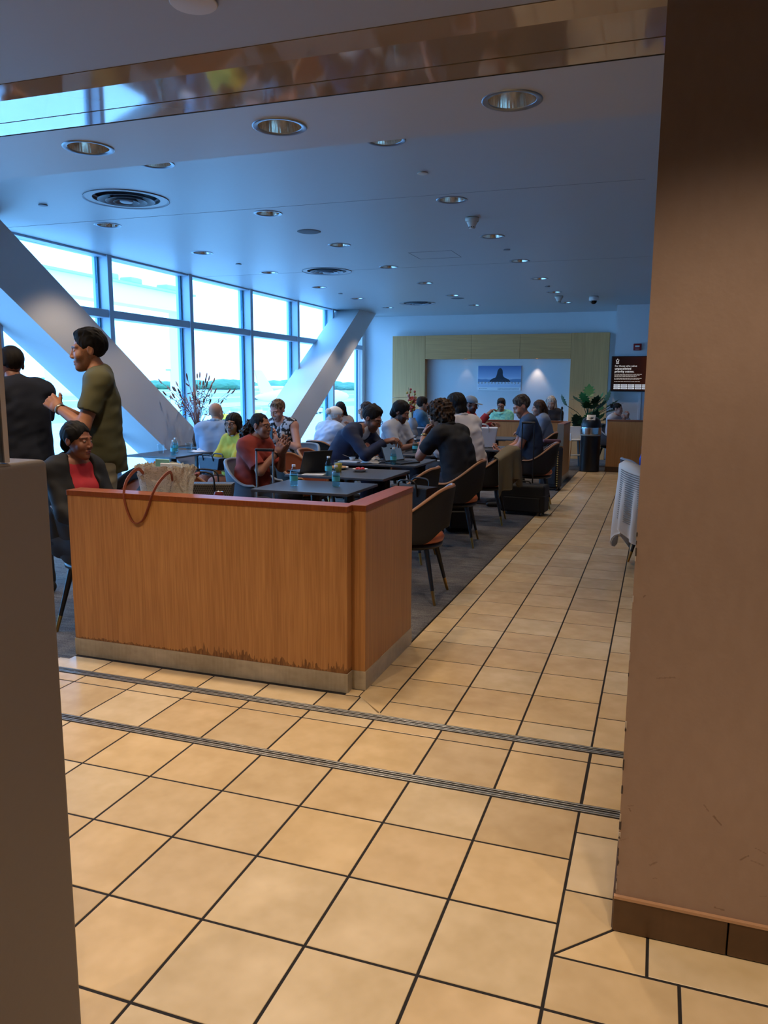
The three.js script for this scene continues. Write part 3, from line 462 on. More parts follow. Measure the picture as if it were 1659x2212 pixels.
// ---------- tables ----------
const topM = mat('#3a3f48', 0.42, { ior: 1.75 }), postM = mat('#0e0e11', 0.4);
function table(x0, x1, z0, z1, label) {
  const w = x1 - x0, d = z1 - z0, g = thing('cafe_table', label, 'table', [(x0 + x1) / 2, 0, (z0 + z1) / 2]);
  mesh('tabletop', rb(w, 0.022, d, 0.004, 0, 0.729, 0), topM, g); mesh('support_plate', rb(w * 0.55, 0.02, d * 0.55, 0.004, 0, 0.708, 0), postM, g); mesh('post', cyl(0.045, 0.045, 0.68, 0, 0.02, 0), postM, g); mesh('foot_plate', rb(0.46, 0.022, 0.46, 0.006, 0, 0.011, 0), postM, g);
  return g;
}
const TY = 0.7405;
table(-3.01, -2.185, -6.13, -5.44, 'dark rectangular cafe table nearest the stained half wall, two water bottles on it');
table(-3.22, -2.25, -7.24, -6.46, 'dark cafe table with the black laptop, food and a yellow drink');
table(-3.24, -2.32, -8.46, -7.66, 'dark cafe table of the man in the suit with the grey laptop');
table(-2.95, -2.2, -9.6, -8.9, 'dark cafe table of the bearded man in the grey polo');
table(-2.62, -1.92, -10.75, -10.0, 'dark cafe table holding the white canvas tote bag');
table(-5.82, -5.14, -8.46, -7.58, 'dark cafe table with cups near the leaning column');
table(-4.15, -3.5, -10.35, -9.95, 'small dark table between the white cap and the hair bun');
table(-2.78, -2.12, -12.85, -12.2, 'dark cafe table in front of the man in the red sweater');
table(-3.0, -2.35, -4.95, -4.25, 'dark table hidden close behind the stained half wall, drink can on it');
table(-4.0, -3.4, -12.3, -11.75, 'small dark table carrying the vase of red flowers');
table(-6.06, -5.68, -9.4, -8.95, 'small dark side table carrying the dried grasses by the window');
// ---------- people: signed distance bodies meshed with surface nets ----------
const sub3 = (a, b) => [a[0] - b[0], a[1] - b[1], a[2] - b[2]], add3 = (a, b) => [a[0] + b[0], a[1] + b[1], a[2] + b[2]], mul3 = (a, k) => [a[0] * k, a[1] * k, a[2] * k], len3 = (a) => Math.hypot(...a), nrm3 = (a) => mul3(a, 1 / (len3(a) || 1)), dot3 = (a, b) => a[0] * b[0] + a[1] * b[1] + a[2] * b[2], cross3 = (a, b) => [a[1] * b[2] - a[2] * b[1], a[2] * b[0] - a[0] * b[2], a[0] * b[1] - a[1] * b[0]], lerp3 = (a, b, t) => [mixN(a[0], b[0], t), mixN(a[1], b[1], t), mixN(a[2], b[2], t)];
const cone = (a, b, ra, rb = ra, k = 0.02, o = {}) => ({ t: 0, a, d: sub3(b, a), q: dot3(sub3(b, a), sub3(b, a)) || 1e-9, b, ra, rb, k, ...o });
const ell = (c, r, k = 0.02, o = {}) => ({ t: 1, c, r, k, ...o });
function primD(p, x, y, z) {
  if (p.t === 0) {
    const px = x - p.a[0], py = y - p.a[1], pz = z - p.a[2], h = clamp((px * p.d[0] + py * p.d[1] + pz * p.d[2]) / p.q, 0, 1);
    const qx = px - p.d[0] * h, qy = py - p.d[1] * h, qz = pz - p.d[2] * h; let d = Math.sqrt(qx * qx + qy * qy + qz * qz) - (p.ra + (p.rb - p.ra) * h);
    if (p.flat) { const L = Math.sqrt(p.q); d = Math.max(d, ((x - p.b[0]) * p.d[0] + (y - p.b[1]) * p.d[1] + (z - p.b[2]) * p.d[2]) / L); }
    return d;
  }
  if (p.t === 2) return (x - p.c[0]) * p.n[0] + (y - p.c[1]) * p.n[1] + (z - p.c[2]) * p.n[2];
  const ax = (x - p.c[0]) / p.r[0], ay = (y - p.c[1]) / p.r[1], az = (z - p.c[2]) / p.r[2], bx2 = ax / p.r[0], by2 = ay / p.r[1], bz2 = az / p.r[2], k0 = Math.sqrt(ax * ax + ay * ay + az * az), k1 = Math.sqrt(bx2 * bx2 + by2 * by2 + bz2 * bz2);
  return k1 < 1e-9 ? -Math.min(...p.r) : k0 * (k0 - 1) / k1;
}
function evalList(prims, wob, x, y, z) {
  let d = 1e3;
  for (let i = 0; i < prims.length; i++) {
    const p = prims[i], e = primD(p, x, y, z), k = p.k;
    if (p.cut) { const q = 0.5 - 0.5 * (e + d) / k, h = q < 0 ? 0 : q > 1 ? 1 : q; d = d + (-e - d) * h + k * h * (1 - h); }
    else if (d > 900) d = e; else { const q = 0.5 + 0.5 * (d - e) / k, h = q < 0 ? 0 : q > 1 ? 1 : q; d = d + (e - d) * h - k * h * (1 - h); }
  }
  return wob ? d + wob(x, y, z) : d;
}
const field = (prims, wob) => ({ prims, wob });
function bounds(prims, pad) { const lo = [1e9, 1e9, 1e9], hi = [-1e9, -1e9, -1e9]; for (const p of prims) if (!p.cut) for (const [c, r] of p.t === 0 ? [[p.a, [p.ra, p.ra, p.ra]], [p.b, [p.rb, p.rb, p.rb]]] : [[p.c, p.r]]) for (let i = 0; i < 3; i++) { lo[i] = Math.min(lo[i], c[i] - r[i]); hi[i] = Math.max(hi[i], c[i] + r[i]); } return [lo.map((v) => v - pad), hi.map((v) => v + pad)]; }
function nets(f, lo, hi, c, colorFn) {
  const nx = Math.ceil((hi[0] - lo[0]) / c) + 2, ny = Math.ceil((hi[1] - lo[1]) / c) + 2, nz = Math.ceil((hi[2] - lo[2]) / c) + 2, val = new Float32Array(nx * ny * nz), B = 6, half = B * c * 0.5 * 1.7321, { prims, wob } = f;
  const id = (i, j, k) => i + nx * (j + ny * k), bxn = Math.ceil(nx / B), byn = Math.ceil(ny / B), lists = new Map();
  for (let bk = 0; bk < nz; bk += B) for (let bj = 0; bj < ny; bj += B) for (let bi = 0; bi < nx; bi += B) {
    const mx = lo[0] + (bi + (B - 1) / 2) * c, my = lo[1] + (bj + (B - 1) / 2) * c, mz = lo[2] + (bk + (B - 1) / 2) * c, es = prims.map((p) => primD(p, mx, my, mz)), near = Math.min(...es.filter((e, i) => !prims[i].cut)), d = evalList(prims, null, mx, my, mz), full = Math.abs(d) < half * 1.5 + 0.012;
    const act = full ? prims.filter((p, i) => (p.cut ? es[i] < half * 1.5 + p.k + 0.02 : es[i] < near + half * 2.6 + p.k * 2)) : null;
    if (full) lists.set((bi / B) + bxn * ((bj / B) + byn * (bk / B)), act);
    for (let k = bk; k < Math.min(bk + B, nz); k++) for (let j = bj; j < Math.min(bj + B, ny); j++) for (let i = bi; i < Math.min(bi + B, nx); i++) val[id(i, j, k)] = full ? evalList(act, wob, lo[0] + i * c, lo[1] + j * c, lo[2] + k * c) : d;
  }
  const pos = [], idx = [], at = new Int32Array(nx * ny * nz).fill(-1), E = [[0, 1], [0, 2], [0, 4], [1, 3], [1, 5], [2, 3], [2, 6], [3, 7], [4, 5], [4, 6], [5, 7], [6, 7]], v = new Float32Array(8);
  for (let k = 0; k < nz - 1; k++) for (let j = 0; j < ny - 1; j++) for (let i = 0; i < nx - 1; i++) {
    let m = 0; for (let q = 0; q < 8; q++) { v[q] = val[id(i + (q & 1), j + ((q >> 1) & 1), k + (q >> 2))]; if (v[q] < 0) m |= 1 << q; }
    if (m === 0 || m === 255) continue;
    let x = 0, y = 0, z = 0, n = 0;
    for (const [a, b] of E) if ((v[a] < 0) !== (v[b] < 0)) { const t = v[a] / (v[a] - v[b]); x += mixN(a & 1, b & 1, t); y += mixN((a >> 1) & 1, (b >> 1) & 1, t); z += mixN(a >> 2, b >> 2, t); n++; }
    at[id(i, j, k)] = pos.length / 3; pos.push(lo[0] + (i + x / n) * c, lo[1] + (j + y / n) * c, lo[2] + (k + z / n) * c);
  }
  for (let k = 1; k < nz - 1; k++) for (let j = 1; j < ny - 1; j++) for (let i = 1; i < nx - 1; i++) {
    const s = val[id(i, j, k)] < 0, quad = (a, b, c2, d, flip) => { if (a < 0 || b < 0 || c2 < 0 || d < 0) return; flip ? idx.push(a, c2, b, a, d, c2) : idx.push(a, b, c2, a, c2, d); };
    if (s !== (val[id(i + 1, j, k)] < 0)) quad(at[id(i, j - 1, k - 1)], at[id(i, j, k - 1)], at[id(i, j, k)], at[id(i, j - 1, k)], !s);
    if (s !== (val[id(i, j + 1, k)] < 0)) quad(at[id(i - 1, j, k - 1)], at[id(i - 1, j, k)], at[id(i, j, k)], at[id(i, j, k - 1)], !s);
    if (s !== (val[id(i, j, k + 1)] < 0)) quad(at[id(i - 1, j - 1, k)], at[id(i, j - 1, k)], at[id(i, j, k)], at[id(i - 1, j, k)], !s);
  }
  const g = new THREE.BufferGeometry(), N = pos.length / 3, nor = new Float32Array(N * 3), e = c * 0.5, col = colorFn ? new Float32Array(N * 3) : null;
  for (let i = 0; i < N; i++) { const x = pos[3 * i], y = pos[3 * i + 1], z = pos[3 * i + 2], L = lists.get(Math.floor((x - lo[0]) / c / B) + bxn * (Math.floor((y - lo[1]) / c / B) + byn * Math.floor((z - lo[2]) / c / B))) ?? prims, a = evalList(L, wob, x + e, y, z) - evalList(L, wob, x - e, y, z), b = evalList(L, wob, x, y + e, z) - evalList(L, wob, x, y - e, z), d = evalList(L, wob, x, y, z + e) - evalList(L, wob, x, y, z - e), l = Math.hypot(a, b, d) || 1; nor[3 * i] = a / l; nor[3 * i + 1] = b / l; nor[3 * i + 2] = d / l; if (col) { const q = colorFn(x, y, z); col[3 * i] = q[0]; col[3 * i + 1] = q[1]; col[3 * i + 2] = q[2]; } }
  g.setAttribute('position', new THREE.Float32BufferAttribute(pos, 3)); g.setAttribute('normal', new THREE.BufferAttribute(nor, 3)); if (col) g.setAttribute('color', new THREE.BufferAttribute(col, 3)); g.setIndex(idx); return g;
}
const lin = (hex) => { const c = new THREE.Color(hex); return [c.r, c.g, c.b]; };
const skinMat = mat('#ffffff', 0.52, { vertexColors: true });

function headPrims(sc, fem) {
  const j = fem ? 0.93 : 1, S = (v) => mul3(v, sc), p = [];
  const e = (c, r, k, o) => p.push(ell(S(c), S(r), k * sc, o)), c = (a, b, ra, rb, k, o) => p.push(cone(S(a), S(b), ra * sc, rb * sc, k * sc, o));
  e([0, 0.038, -0.014], [0.076, 0.083, 0.09], 0.02); e([0, -0.02, 0.025], [0.064 * j, 0.08, 0.07], 0.03); e([0, -0.07, 0.038], [0.05 * j, 0.045, 0.05], 0.025); e([0, -0.1, 0.066], [0.027 * j, 0.021, 0.026], 0.025);
  for (const s of [-1, 1]) { e([s * 0.045 * j, -0.03, 0.062], [0.024, 0.026, 0.024], 0.02); c([s * 0.012, 0.028, fem ? 0.085 : 0.088], [s * 0.05, 0.027, 0.068], fem ? 0.0075 : 0.01, fem ? 0.007 : 0.009, 0.014); e([s * 0.031, 0.007, 0.101], [0.017, 0.011, 0.014], 0.012, { cut: 1 }); e([s * 0.031, 0.006, 0.0775], [0.0125, 0.0105, 0.0125], 0.004); }
  c([0, 0.018, 0.088], [0, -0.026, 0.106], 0.008, fem ? 0.0098 : 0.0115, 0.012); for (const s of [-1, 1]) e([s * 0.011, -0.033, 0.1], [0.009, 0.008, 0.011], 0.008);
  e([0, -0.061, 0.09], [0.022, 0.006, 0.01], 0.008); e([0, -0.073, 0.0885], [0.019, 0.007, 0.01], 0.008); e([0, -0.067, 0.1], [0.022, 0.0018, 0.008], 0.004, { cut: 1 });
  for (const s of [-1, 1]) { e([s * 0.077, 0.0, -0.012], [0.009, 0.031, 0.019], 0.008); e([s * 0.087, 0.004, -0.008], [0.006, 0.018, 0.01], 0.006, { cut: 1 }); }
  return p;
}
function handGeo(side, curl, colorFn, cell, spread = 0.12) {
  const p = [cone([-0.022, 0.012, 0], [-0.03, 0.08, 0], 0.017, 0.014, 0.02), cone([0.0, 0.01, 0], [0.0, 0.085, 0], 0.018, 0.015, 0.02), cone([0.022, 0.012, 0], [0.03, 0.078, 0], 0.017, 0.014, 0.02), cone([0, -0.05, 0], [0, 0.015, 0], 0.026, 0.024, 0.02)];
  const L = [[-0.034, 0.058, 0.0075], [-0.0115, 0.072, 0.0084], [0.0115, 0.078, 0.0086], [0.034, 0.07, 0.0084]];
  L.forEach(([x, l, r], i) => { let a = [x, 0.083 - Math.abs(x) * 0.12, 0], ang = 0; const fan = (i - 1.5) * spread; for (const [seg, k] of [[0.45, 0.9], [0.32, 1.15], [0.26, 0.8]]) { ang += curl * k; const b = [a[0] + Math.sin(fan) * l * seg * 1.25 * Math.cos(ang), a[1] + Math.cos(ang) * l * seg * 1.25, a[2] + Math.sin(ang) * l * seg * 1.25]; p.push(cone(a, b, r, r * 0.92, 0.003)); a = b; } });
  { let a = [0.03, 0.024, 0.006]; const dirs = [[0.62, 0.7, 0.35], [0.4, 0.85, 0.35 + curl * 0.3], [0.2, 0.9, 0.35 + curl * 0.5]], ls = [0.038, 0.032, 0.026]; dirs.forEach((d, i) => { const b = add3(a, mul3(nrm3(d), ls[i])); p.push(cone(a, b, i ? 0.0096 : 0.014, 0.0088, 0.008)); a = b; }); }
  const [lo, hi] = bounds(p, 0.008), g = nets(field(p), lo, hi, cell, colorFn); if (side < 0) { g.scale(-1, 1, 1); const ix = g.index.array; for (let i = 0; i < ix.length; i += 3) [ix[i], ix[i + 1]] = [ix[i + 1], ix[i]]; } return g;
}
function elbowOf(sh, w, l1, l2, pole) { let d = sub3(w, sh), L = len3(d); const mx = (l1 + l2) * 0.995; if (L > mx) { w = add3(sh, mul3(nrm3(d), mx)); d = sub3(w, sh); L = mx; } const a = (l1 * l1 - l2 * l2 + L * L) / (2 * L), h = Math.sqrt(Math.max(0, l1 * l1 - a * a)), u = nrm3(d); let q = sub3(pole, mul3(u, dot3(pole, u))); q = nrm3(q); return [add3(add3(sh, mul3(u, a)), mul3(q, h)), w]; }

function hairPrims(type, sc) {
  const S = (v) => mul3(v, sc), p = [], e = (c, r, k = 0.02, o) => p.push(ell(S(c), S(r), k * sc, o)), c = (a, b, ra, rb, k = 0.02, o) => p.push(cone(S(a), S(b), ra * sc, rb * sc, k * sc, o));
  const base = (t) => e([0, 0.042, -0.019], [0.08 + t, 0.087 + t, 0.094 + t]);
  const face = (y = -0.04) => e([0, y, 0.112], [0.074, 0.1, 0.1], 0.01, { cut: 1 });
  const ears = () => { for (const s of [-1, 1]) e([s * 0.09, -0.028, 0.004], [0.03, 0.05, 0.034], 0.012, { cut: 1 }); };
  const nape = (y) => p.push({ t: 2, c: S([0, y, -0.05]), n: [0, 1, -0.35], k: 0.015 * sc, cut: 1 });
  if (type === 'short') { base(0.004); e([0, 0.1, -0.012], [0.066, 0.03, 0.08], 0.03); face(-0.022); ears(); nape(-0.062); }
  if (type === 'quiff') { base(0.005); e([0, 0.106, -0.002], [0.06, 0.034, 0.078], 0.025); face(-0.02); ears(); nape(-0.068); }
  if (type === 'crop') { base(-0.001); face(-0.018); ears(); nape(-0.055); }
  if (type === 'full') { base(0.016); e([0, 0.1, -0.008], [0.072, 0.038, 0.082], 0.03); e([0, -0.04, -0.085], [0.07, 0.05, 0.045], 0.03); face(-0.03); ears(); }
  if (type === 'curly') { base(0.026); e([0, -0.03, -0.06], [0.088, 0.08, 0.07], 0.03); e([0, 0.09, 0.0], [0.09, 0.06, 0.1], 0.03); face(-0.036); }
  if (type === 'bob') { base(0.012); for (const s of [-1, 1]) c([s * 0.07, 0.02, -0.01], [s * 0.076, -0.07, -0.01], 0.034, 0.03, 0.03); e([0, -0.04, -0.08], [0.08, 0.07, 0.05], 0.03); face(-0.046); }
  if (type === 'pulled') { base(0.0); face(-0.016); ears(); nape(-0.05); }
  if (type === 'bun') { base(0.001); e([0, 0.05, -0.135], [0.042, 0.042, 0.036], 0.012); face(-0.018); ears(); nape(-0.05); }
  if (type === 'lowbun') { base(0.004); e([0, -0.045, -0.12], [0.045, 0.04, 0.036], 0.015); face(-0.022); nape(-0.075); }
  if (type === 'tied') { base(0.006); e([0, -0.03, -0.08], [0.06, 0.05, 0.035], 0.03); face(-0.022); }
  if (type === 'pony') { base(0.003); e([0, 0.03, -0.125], [0.03, 0.03, 0.03], 0.012); c([0, 0.03, -0.14], [0, -0.08, -0.16], 0.042, 0.055, 0.02); c([0, -0.08, -0.16], [0, -0.2, -0.13], 0.055, 0.03, 0.02); face(-0.036); ears(); nape(-0.05); }
  if (type === 'long') { base(0.008); for (const s of [-1, 1]) { c([s * 0.07, 0.02, -0.02], [s * 0.085, -0.13, -0.01], 0.03, 0.03, 0.03); c([s * 0.085, -0.13, -0.01], [s * 0.08, -0.27, 0.02], 0.03, 0.018, 0.03); } c([0, -0.02, -0.08], [0, -0.28, -0.1], 0.06, 0.045, 0.03); face(-0.046); }
  return p;
}
function person(o) {
  const s = o.s ?? 1, fem = !!o.fem, w = fem ? 0.88 : 1, near = o.near ?? 0, cell = near ? 0.011 : 0.0155, hcell = near ? 0.0036 : 0.0052, lean = (o.lean ?? 0) * R, bend = (o.bend ?? 8) * R;
  const dir = (a, L) => [0, Math.cos(a) * L * s, Math.sin(a) * L * s];
  const chest = dir(lean, 0.3), nb = add3(chest, dir(lean + bend, 0.2)), na = lean * 0.55 + bend * 0.5 + (o.neck ?? 12) * R, hc0 = add3(nb, dir(na, 0.15)), hsc = s * (fem ? 0.96 : 1.0) * (o.headScale ?? 1);
  const head = new THREE.Matrix4().compose(V(...hc0), new THREE.Quaternion().setFromEuler(new THREE.Euler((o.hp ?? 0) * R, (o.hy ?? 0) * R, (o.hr ?? 0) * R, 'YXZ')), V(1, 1, 1));
  const crown = V(0, 0.125 * hsc, 0).applyMatrix4(head), hipY = o.crown - crown.y - (o.lift ?? 0);
  const t = thing('person', o.label, 'person', [0, 0, 0], Math.atan2(o.face[0], o.face[1]));
  const off = V(hc0[0], 0, hc0[2]).applyAxisAngle(V(0, 1, 0), t.rotation.y); t.position.set(o.x - off.x, 0, o.z - off.z);
  const up = (p) => add3(p, [0, hipY, 0]), Pc = up(chest), Pn = up(nb), Ph = up(hc0); head.setPosition(...Ph);
  const shR = dir(lean + bend * 0.6, 0.155), sh = {}, el = {}, wr = {}, hipJ = {}, kn = {}, an = {}, spec = {};
  for (const [k, sg] of [['L', 1], ['R', -1]]) {
    sh[k] = add3(add3(Pc, shR), [sg * 0.178 * w * s, 0, 0]);
    const a = spec[k] = { w: [sg * 0.11, 0.1, 0.36], ...(o.arms?.[k] ?? {}) };
    const L1 = 0.285 * s, L2 = 0.25 * s; [el[k], wr[k]] = elbowOf(sh[k], add3([0, hipY, 0], mul3(a.w, s)), L1, L2, a.pole ?? [sg * 0.5, -1, -0.35]);
    hipJ[k] = [sg * 0.088 * s, hipY - 0.01, 0];
    if (o.stand) { kn[k] = [sg * 0.1 * s, hipY * 0.53, 0.02]; an[k] = [sg * 0.11 * s, 0.085, -0.02]; } else { const kd = o.knee ?? [0.12, -0.03]; kn[k] = [sg * kd[0] * s * (k === 'L' ? 1 : 1) + (o.kneeShift ?? 0), hipY + kd[1], 0.42 * s]; an[k] = [kn[k][0] * 1.02, 0.085, 0.36 * s + (o.footZ ?? 0)]; }
  }
  const skin = lin(o.skin), lips = lin(o.lips ?? '#8a4a42'), brow = lin(o.hair?.color ?? '#2a2018'), beard = o.beard ? lin(o.beard) : null;
  const inv = head.clone().invert(), tmp = V(0, 0, 0);
  const skinAt = () => skin;
  const faceAt = (x, y, z) => { // head-local colours: brows, eyes, lips, beard
    x /= hsc; y /= hsc; z /= hsc; const ax = Math.abs(x), n = noise3(x * 260, y * 260, z * 260);
    if (z > 0.05) {
      if (Math.hypot((ax - 0.031) / 0.0045, (y - 0.006) / 0.0055) < 1 && z > 0.08) return [0.012, 0.008, 0.006];
      if (Math.hypot((ax - 0.031) / 0.0105, (y - 0.006) / 0.005) < 1 && z > 0.078) return [0.42, 0.38, 0.35];
      if (Math.abs(y - 0.0265 - 0.15 * (0.035 - ax) * (ax < 0.035 ? 1 : 0.6)) < (fem ? 0.003 : 0.0045) && ax > 0.012 && ax < 0.052) return lerp3(brow, skin, 0.2);
      if (Math.hypot(x / 0.023, (y + 0.067) / 0.011) < 1 && z > 0.08) return lips;
    }
    if (beard) { const m = y < -0.028 - (ax < 0.028 ? 0.012 : 0) + (z < 0.045 ? 0.03 : 0) && z > 0.0 && Math.hypot(x / 0.024, (y + 0.067) / 0.012) > 1 && y > -0.14; if (m) return lerp3(beard, skin, 0.12 + n * 0.25 + (o.stubble ? 0.45 : 0)); }
    return skin;
  };
  // limbs and trunk
  const torso = (i, b = 0) => [cone([0.072 * w * s, hipY + 0.02, 0], add3(Pc, [0.07 * w * s, 0.04 * s, 0]), 0.112 * s + i + b, 0.102 * s + i, 0.06), cone([-0.072 * w * s, hipY + 0.02, 0], add3(Pc, [-0.07 * w * s, 0.04 * s, 0]), 0.112 * s + i + b, 0.102 * s + i, 0.06), cone(lerp3(sh.L, sh.R, 0.17), lerp3(sh.L, sh.R, 0.83), 0.078 * s + i, 0.078 * s + i, 0.06), ...(fem ? [ell(add3(Pc, [0.062 * s, 0.035 * s, 0.085 * s]), [0.062 * s + i, 0.06 * s + i, 0.06 * s + i], 0.05), ell(add3(Pc, [-0.062 * s, 0.035 * s, 0.085 * s]), [0.062 * s + i, 0.06 * s + i, 0.06 * s + i], 0.05)] : []), ...(o.belly ? [ell([0, hipY + 0.12 * s, 0.06 * s], [0.13 * s + i, 0.14 * s + i, o.belly * s + i], 0.08)] : [])];
  const neckP = (i) => cone(add3(Pn, [0, -0.03 * s, -0.01 * s]), add3(Ph, [0, -0.05 * s, -0.012 * s]), 0.058 * s * w + i, 0.05 * s * w + i, 0.04);
  const slope = (k, i) => cone(add3(Pn, [0, 0.005 * s, -0.012 * s]), sh[k], 0.048 * s + i, 0.052 * s + i, 0.05);
  const arm = (k, i) => [cone(sh[k], el[k], 0.053 * s * (fem ? 0.9 : 1.03) + i, 0.041 * s + i, 0.03), cone(el[k], wr[k], 0.041 * s + i, 0.027 * s + i, 0.02)];
  const leg = (k, i, g = 1) => [cone(hipJ[k], kn[k], 0.088 * s * g + i, 0.06 * s * g + i, 0.04), cone(kn[k], an[k], 0.06 * s * g + i, 0.04 * s * g + i, 0.02)];
  const foot = (k, i) => cone([an[k][0], 0.035 + i, an[k][2] - 0.03], [an[k][0] * 1.06, 0.03 + i, an[k][2] + 0.15], 0.036 + i, 0.03 + i, 0.03);
  const bodyP = [...torso(0, 0), neckP(0), slope('L', 0), slope('R', 0), ...arm('L', 0), ...arm('R', 0), ...leg('L', 0), ...leg('R', 0), foot('L', -0.004), foot('R', -0.004)];
  const [blo, bhi] = bounds(bodyP, 0.03), parts = [nets(field(bodyP), blo, bhi, cell * 1.15, skinAt)];
  { const hp = headPrims(hsc, fem), [lo, hi] = bounds(hp, 0.01), g = nets(field(hp), lo, hi, hcell, faceAt); g.applyMatrix4(head); parts.push(g); }
  for (const [k, sg] of [['L', 1], ['R', -1]]) {
    const a = spec[k], d = nrm3(a.dir ?? sub3(wr[k], el[k])), n0 = a.n ?? [0, -1, 0.001]; let n = nrm3(sub3(n0, mul3(d, dot3(n0, d)))); const x = cross3(d, n); // thumb side for side +1
    const g = handGeo(-sg, a.curl ?? 0.45, skinAt, near ? 0.0042 : 0.006, a.spread); g.scale(s, s, s); g.applyMatrix4(new THREE.Matrix4().makeBasis(V(...x), V(...d), V(...n)).setPosition(...wr[k])); parts.push(g);
  }
  mesh('body', mergeGeometries(parts), skinMat, t);
  // hair
  if (o.hair?.type) {
    const hp = hairPrims(o.hair.type, hsc), [lo, hi] = bounds(hp, 0.025), cur = o.hair.type === 'curly', amp = o.hair.amp ?? (cur ? 0.018 : 0.0045), fr = cur ? 48 : 130, hc = lin(o.hair.color), hc2 = lin(o.hair.color2 ?? o.hair.color);
    const wob = cur ? (x, y, z) => (noise3(x * fr, y * fr, z * fr) - 0.5) * amp * 2 : (x, y, z) => (noise3(x * fr + 9, y * 26, z * 40) - 0.5) * amp * 2;
    const g = nets(field(hp, wob), lo, hi, near ? 0.0048 : 0.0062, (x, y, z) => lerp3(hc, hc2, smooth(0.35, 0.75, noise3(x * 150, y * 30, z * 60)))); g.applyMatrix4(head);
    const m = mat('#ffffff', 0.7, { vertexColors: true, specularIntensity: 0.45 }); mesh('hair', g, m, t);
  }
  // clothes
  const folds = (amp, f) => (x, y, z) => (noise3(x * f, y * f * 1.7 + x * 6, z * f) - 0.5) * amp;
  if (o.shirt) {
    const c = o.shirt, i = c.loose ?? 0.012, p = [...torso(i, c.flare ?? 0.004), slope('L', i), slope('R', i)];
    for (const k of ['L', 'R']) { const A = arm(k, i + 0.004); if (c.sleeve === 'short') p.push(cone(sh[k], lerp3(sh[k], el[k], c.len ?? 0.68), 0.06 * s + i, 0.055 * s + i, 0.03, { flat: 1 })); else if (c.sleeve === 'long') { p.push(A[0], cone(el[k], lerp3(el[k], wr[k], 0.95), 0.046 * s + i, 0.036 * s + i, 0.02, { flat: 1 })); } else if (c.sleeve === 'elbow') p.push(A[0], cone(el[k], lerp3(el[k], wr[k], 0.25), 0.046 * s + i, 0.045 * s + i, 0.02, { flat: 1 })); }
    if (o.stand) p.push(cone([0, hipY + 0.02, 0.0], [0, hipY - 0.1 * s, 0.0], 0.135 * s + i, 0.14 * s + i, 0.06, { flat: 1 }));
    if (c.sleeve === 'none') for (const k of ['L', 'R']) p.push(ell(add3(sh[k], [(k === 'L' ? 1 : -1) * 0.03 * s, -0.03 * s, 0]), [0.055 * s, 0.09 * s, 0.085 * s], 0.015, { cut: 1 }));
    const nf = c.neck ?? 0.07; p.push(ell(add3(Pn, [0, 0.07 * s, (c.deep ? 0.075 : 0.03) * s]), [nf * s, (c.deep ? 0.12 : 0.07) * s, nf * s], 0.012, { cut: 1 }));
    const [lo, hi] = bounds(p, 0.03), c1 = lin(c.color), c2 = c.color2 ? lin(c.color2) : null;
    const g = nets(field(p, folds(c.fold ?? 0.014, 13)), lo, hi, cell, c2 ? (c.pattern ?? ((x, y, z) => (noise3(x * 42, y * 42, z * 42) > 0.55 ? c2 : c1))) : null);
    const m = mat(c2 ? '#ffffff' : c.color, c.rough ?? 0.85, { vertexColors: !!c2 }); mesh(c.name ?? 'shirt', g, m, t);
    if (c.collar) { // ring collar of short segments round the neck
      const q = [], base = add3(Pn, [0, 0.018 * s, 0.0]); for (let a = 0; a < 10; a++) { const f = (t2) => add3(base, [Math.cos(t2) * 0.068 * s, 0.012 * s - Math.sin(t2) * 0.03 * s + 0.01, Math.sin(t2) * 0.062 * s]); const t0 = (a / 11) * 2 * Math.PI + Math.PI / 2 + 0.28, t1 = ((a + 1) / 11) * 2 * Math.PI + Math.PI / 2 + 0.28; q.push(cone(f(t0), f(t1), 0.017 * s, 0.017 * s, 0.012)); }
      const [l2, h2] = bounds(q, 0.012); mesh('collar', nets(field(q), l2, h2, 0.006), mat(c.collar, 0.8), t);
    }
  }
  if (o.under) { const i = 0.006, p = [...torso(i), neckP(0.004)]; p.push(ell(add3(Pn, [0, 0.09 * s, 0.03 * s]), [0.08 * s, 0.07 * s, 0.075 * s], 0.012, { cut: 1 })); const [lo, hi] = bounds(p, 0.03); mesh('shirt', nets(field(p), lo, hi, cell), mat(o.under, 0.8), t); }
  if (o.front) { // open garment over a shirt: the front wedge of the jacket is cut away
    const c = o.front, i = 0.02, p = [...torso(i, 0.004), slope('L', i), slope('R', i)]; for (const k of ['L', 'R']) { const A = arm(k, i - 0.004); p.push(A[0], cone(el[k], lerp3(el[k], wr[k], 0.93), 0.05 * s + 0.01, 0.042 * s + 0.008, 0.02, { flat: 1 })); }
    p.push(cone(add3(Pn, [0, 0.06 * s, 0.11 * s]), add3(Pc, [0, -0.22 * s, 0.17 * s]), 0.105 * s, 0.075 * s, 0.012, { cut: 1 })); p.push(ell(add3(Pn, [0, 0.085 * s, 0.0]), [0.066 * s, 0.06 * s, 0.066 * s], 0.012, { cut: 1 }));
    const [lo, hi] = bounds(p, 0.03); mesh(c.name, nets(field(p, folds(0.014, 12)), lo, hi, cell), mat(c.color, 0.8), t);
  }
  const pc = o.pants ?? '#23252c', pp = [...leg('L', 0.01, 1.02), ...leg('R', 0.01, 1.02), cone([-0.06 * s, hipY, 0], [0.06 * s, hipY, 0], 0.122 * s, 0.122 * s, 0.05)]; { const [lo, hi] = bounds(pp, 0.02); mesh('trousers', nets(field(pp, folds(0.012, 14)), lo, hi, cell * 1.3), mat(pc, 0.85), t); }
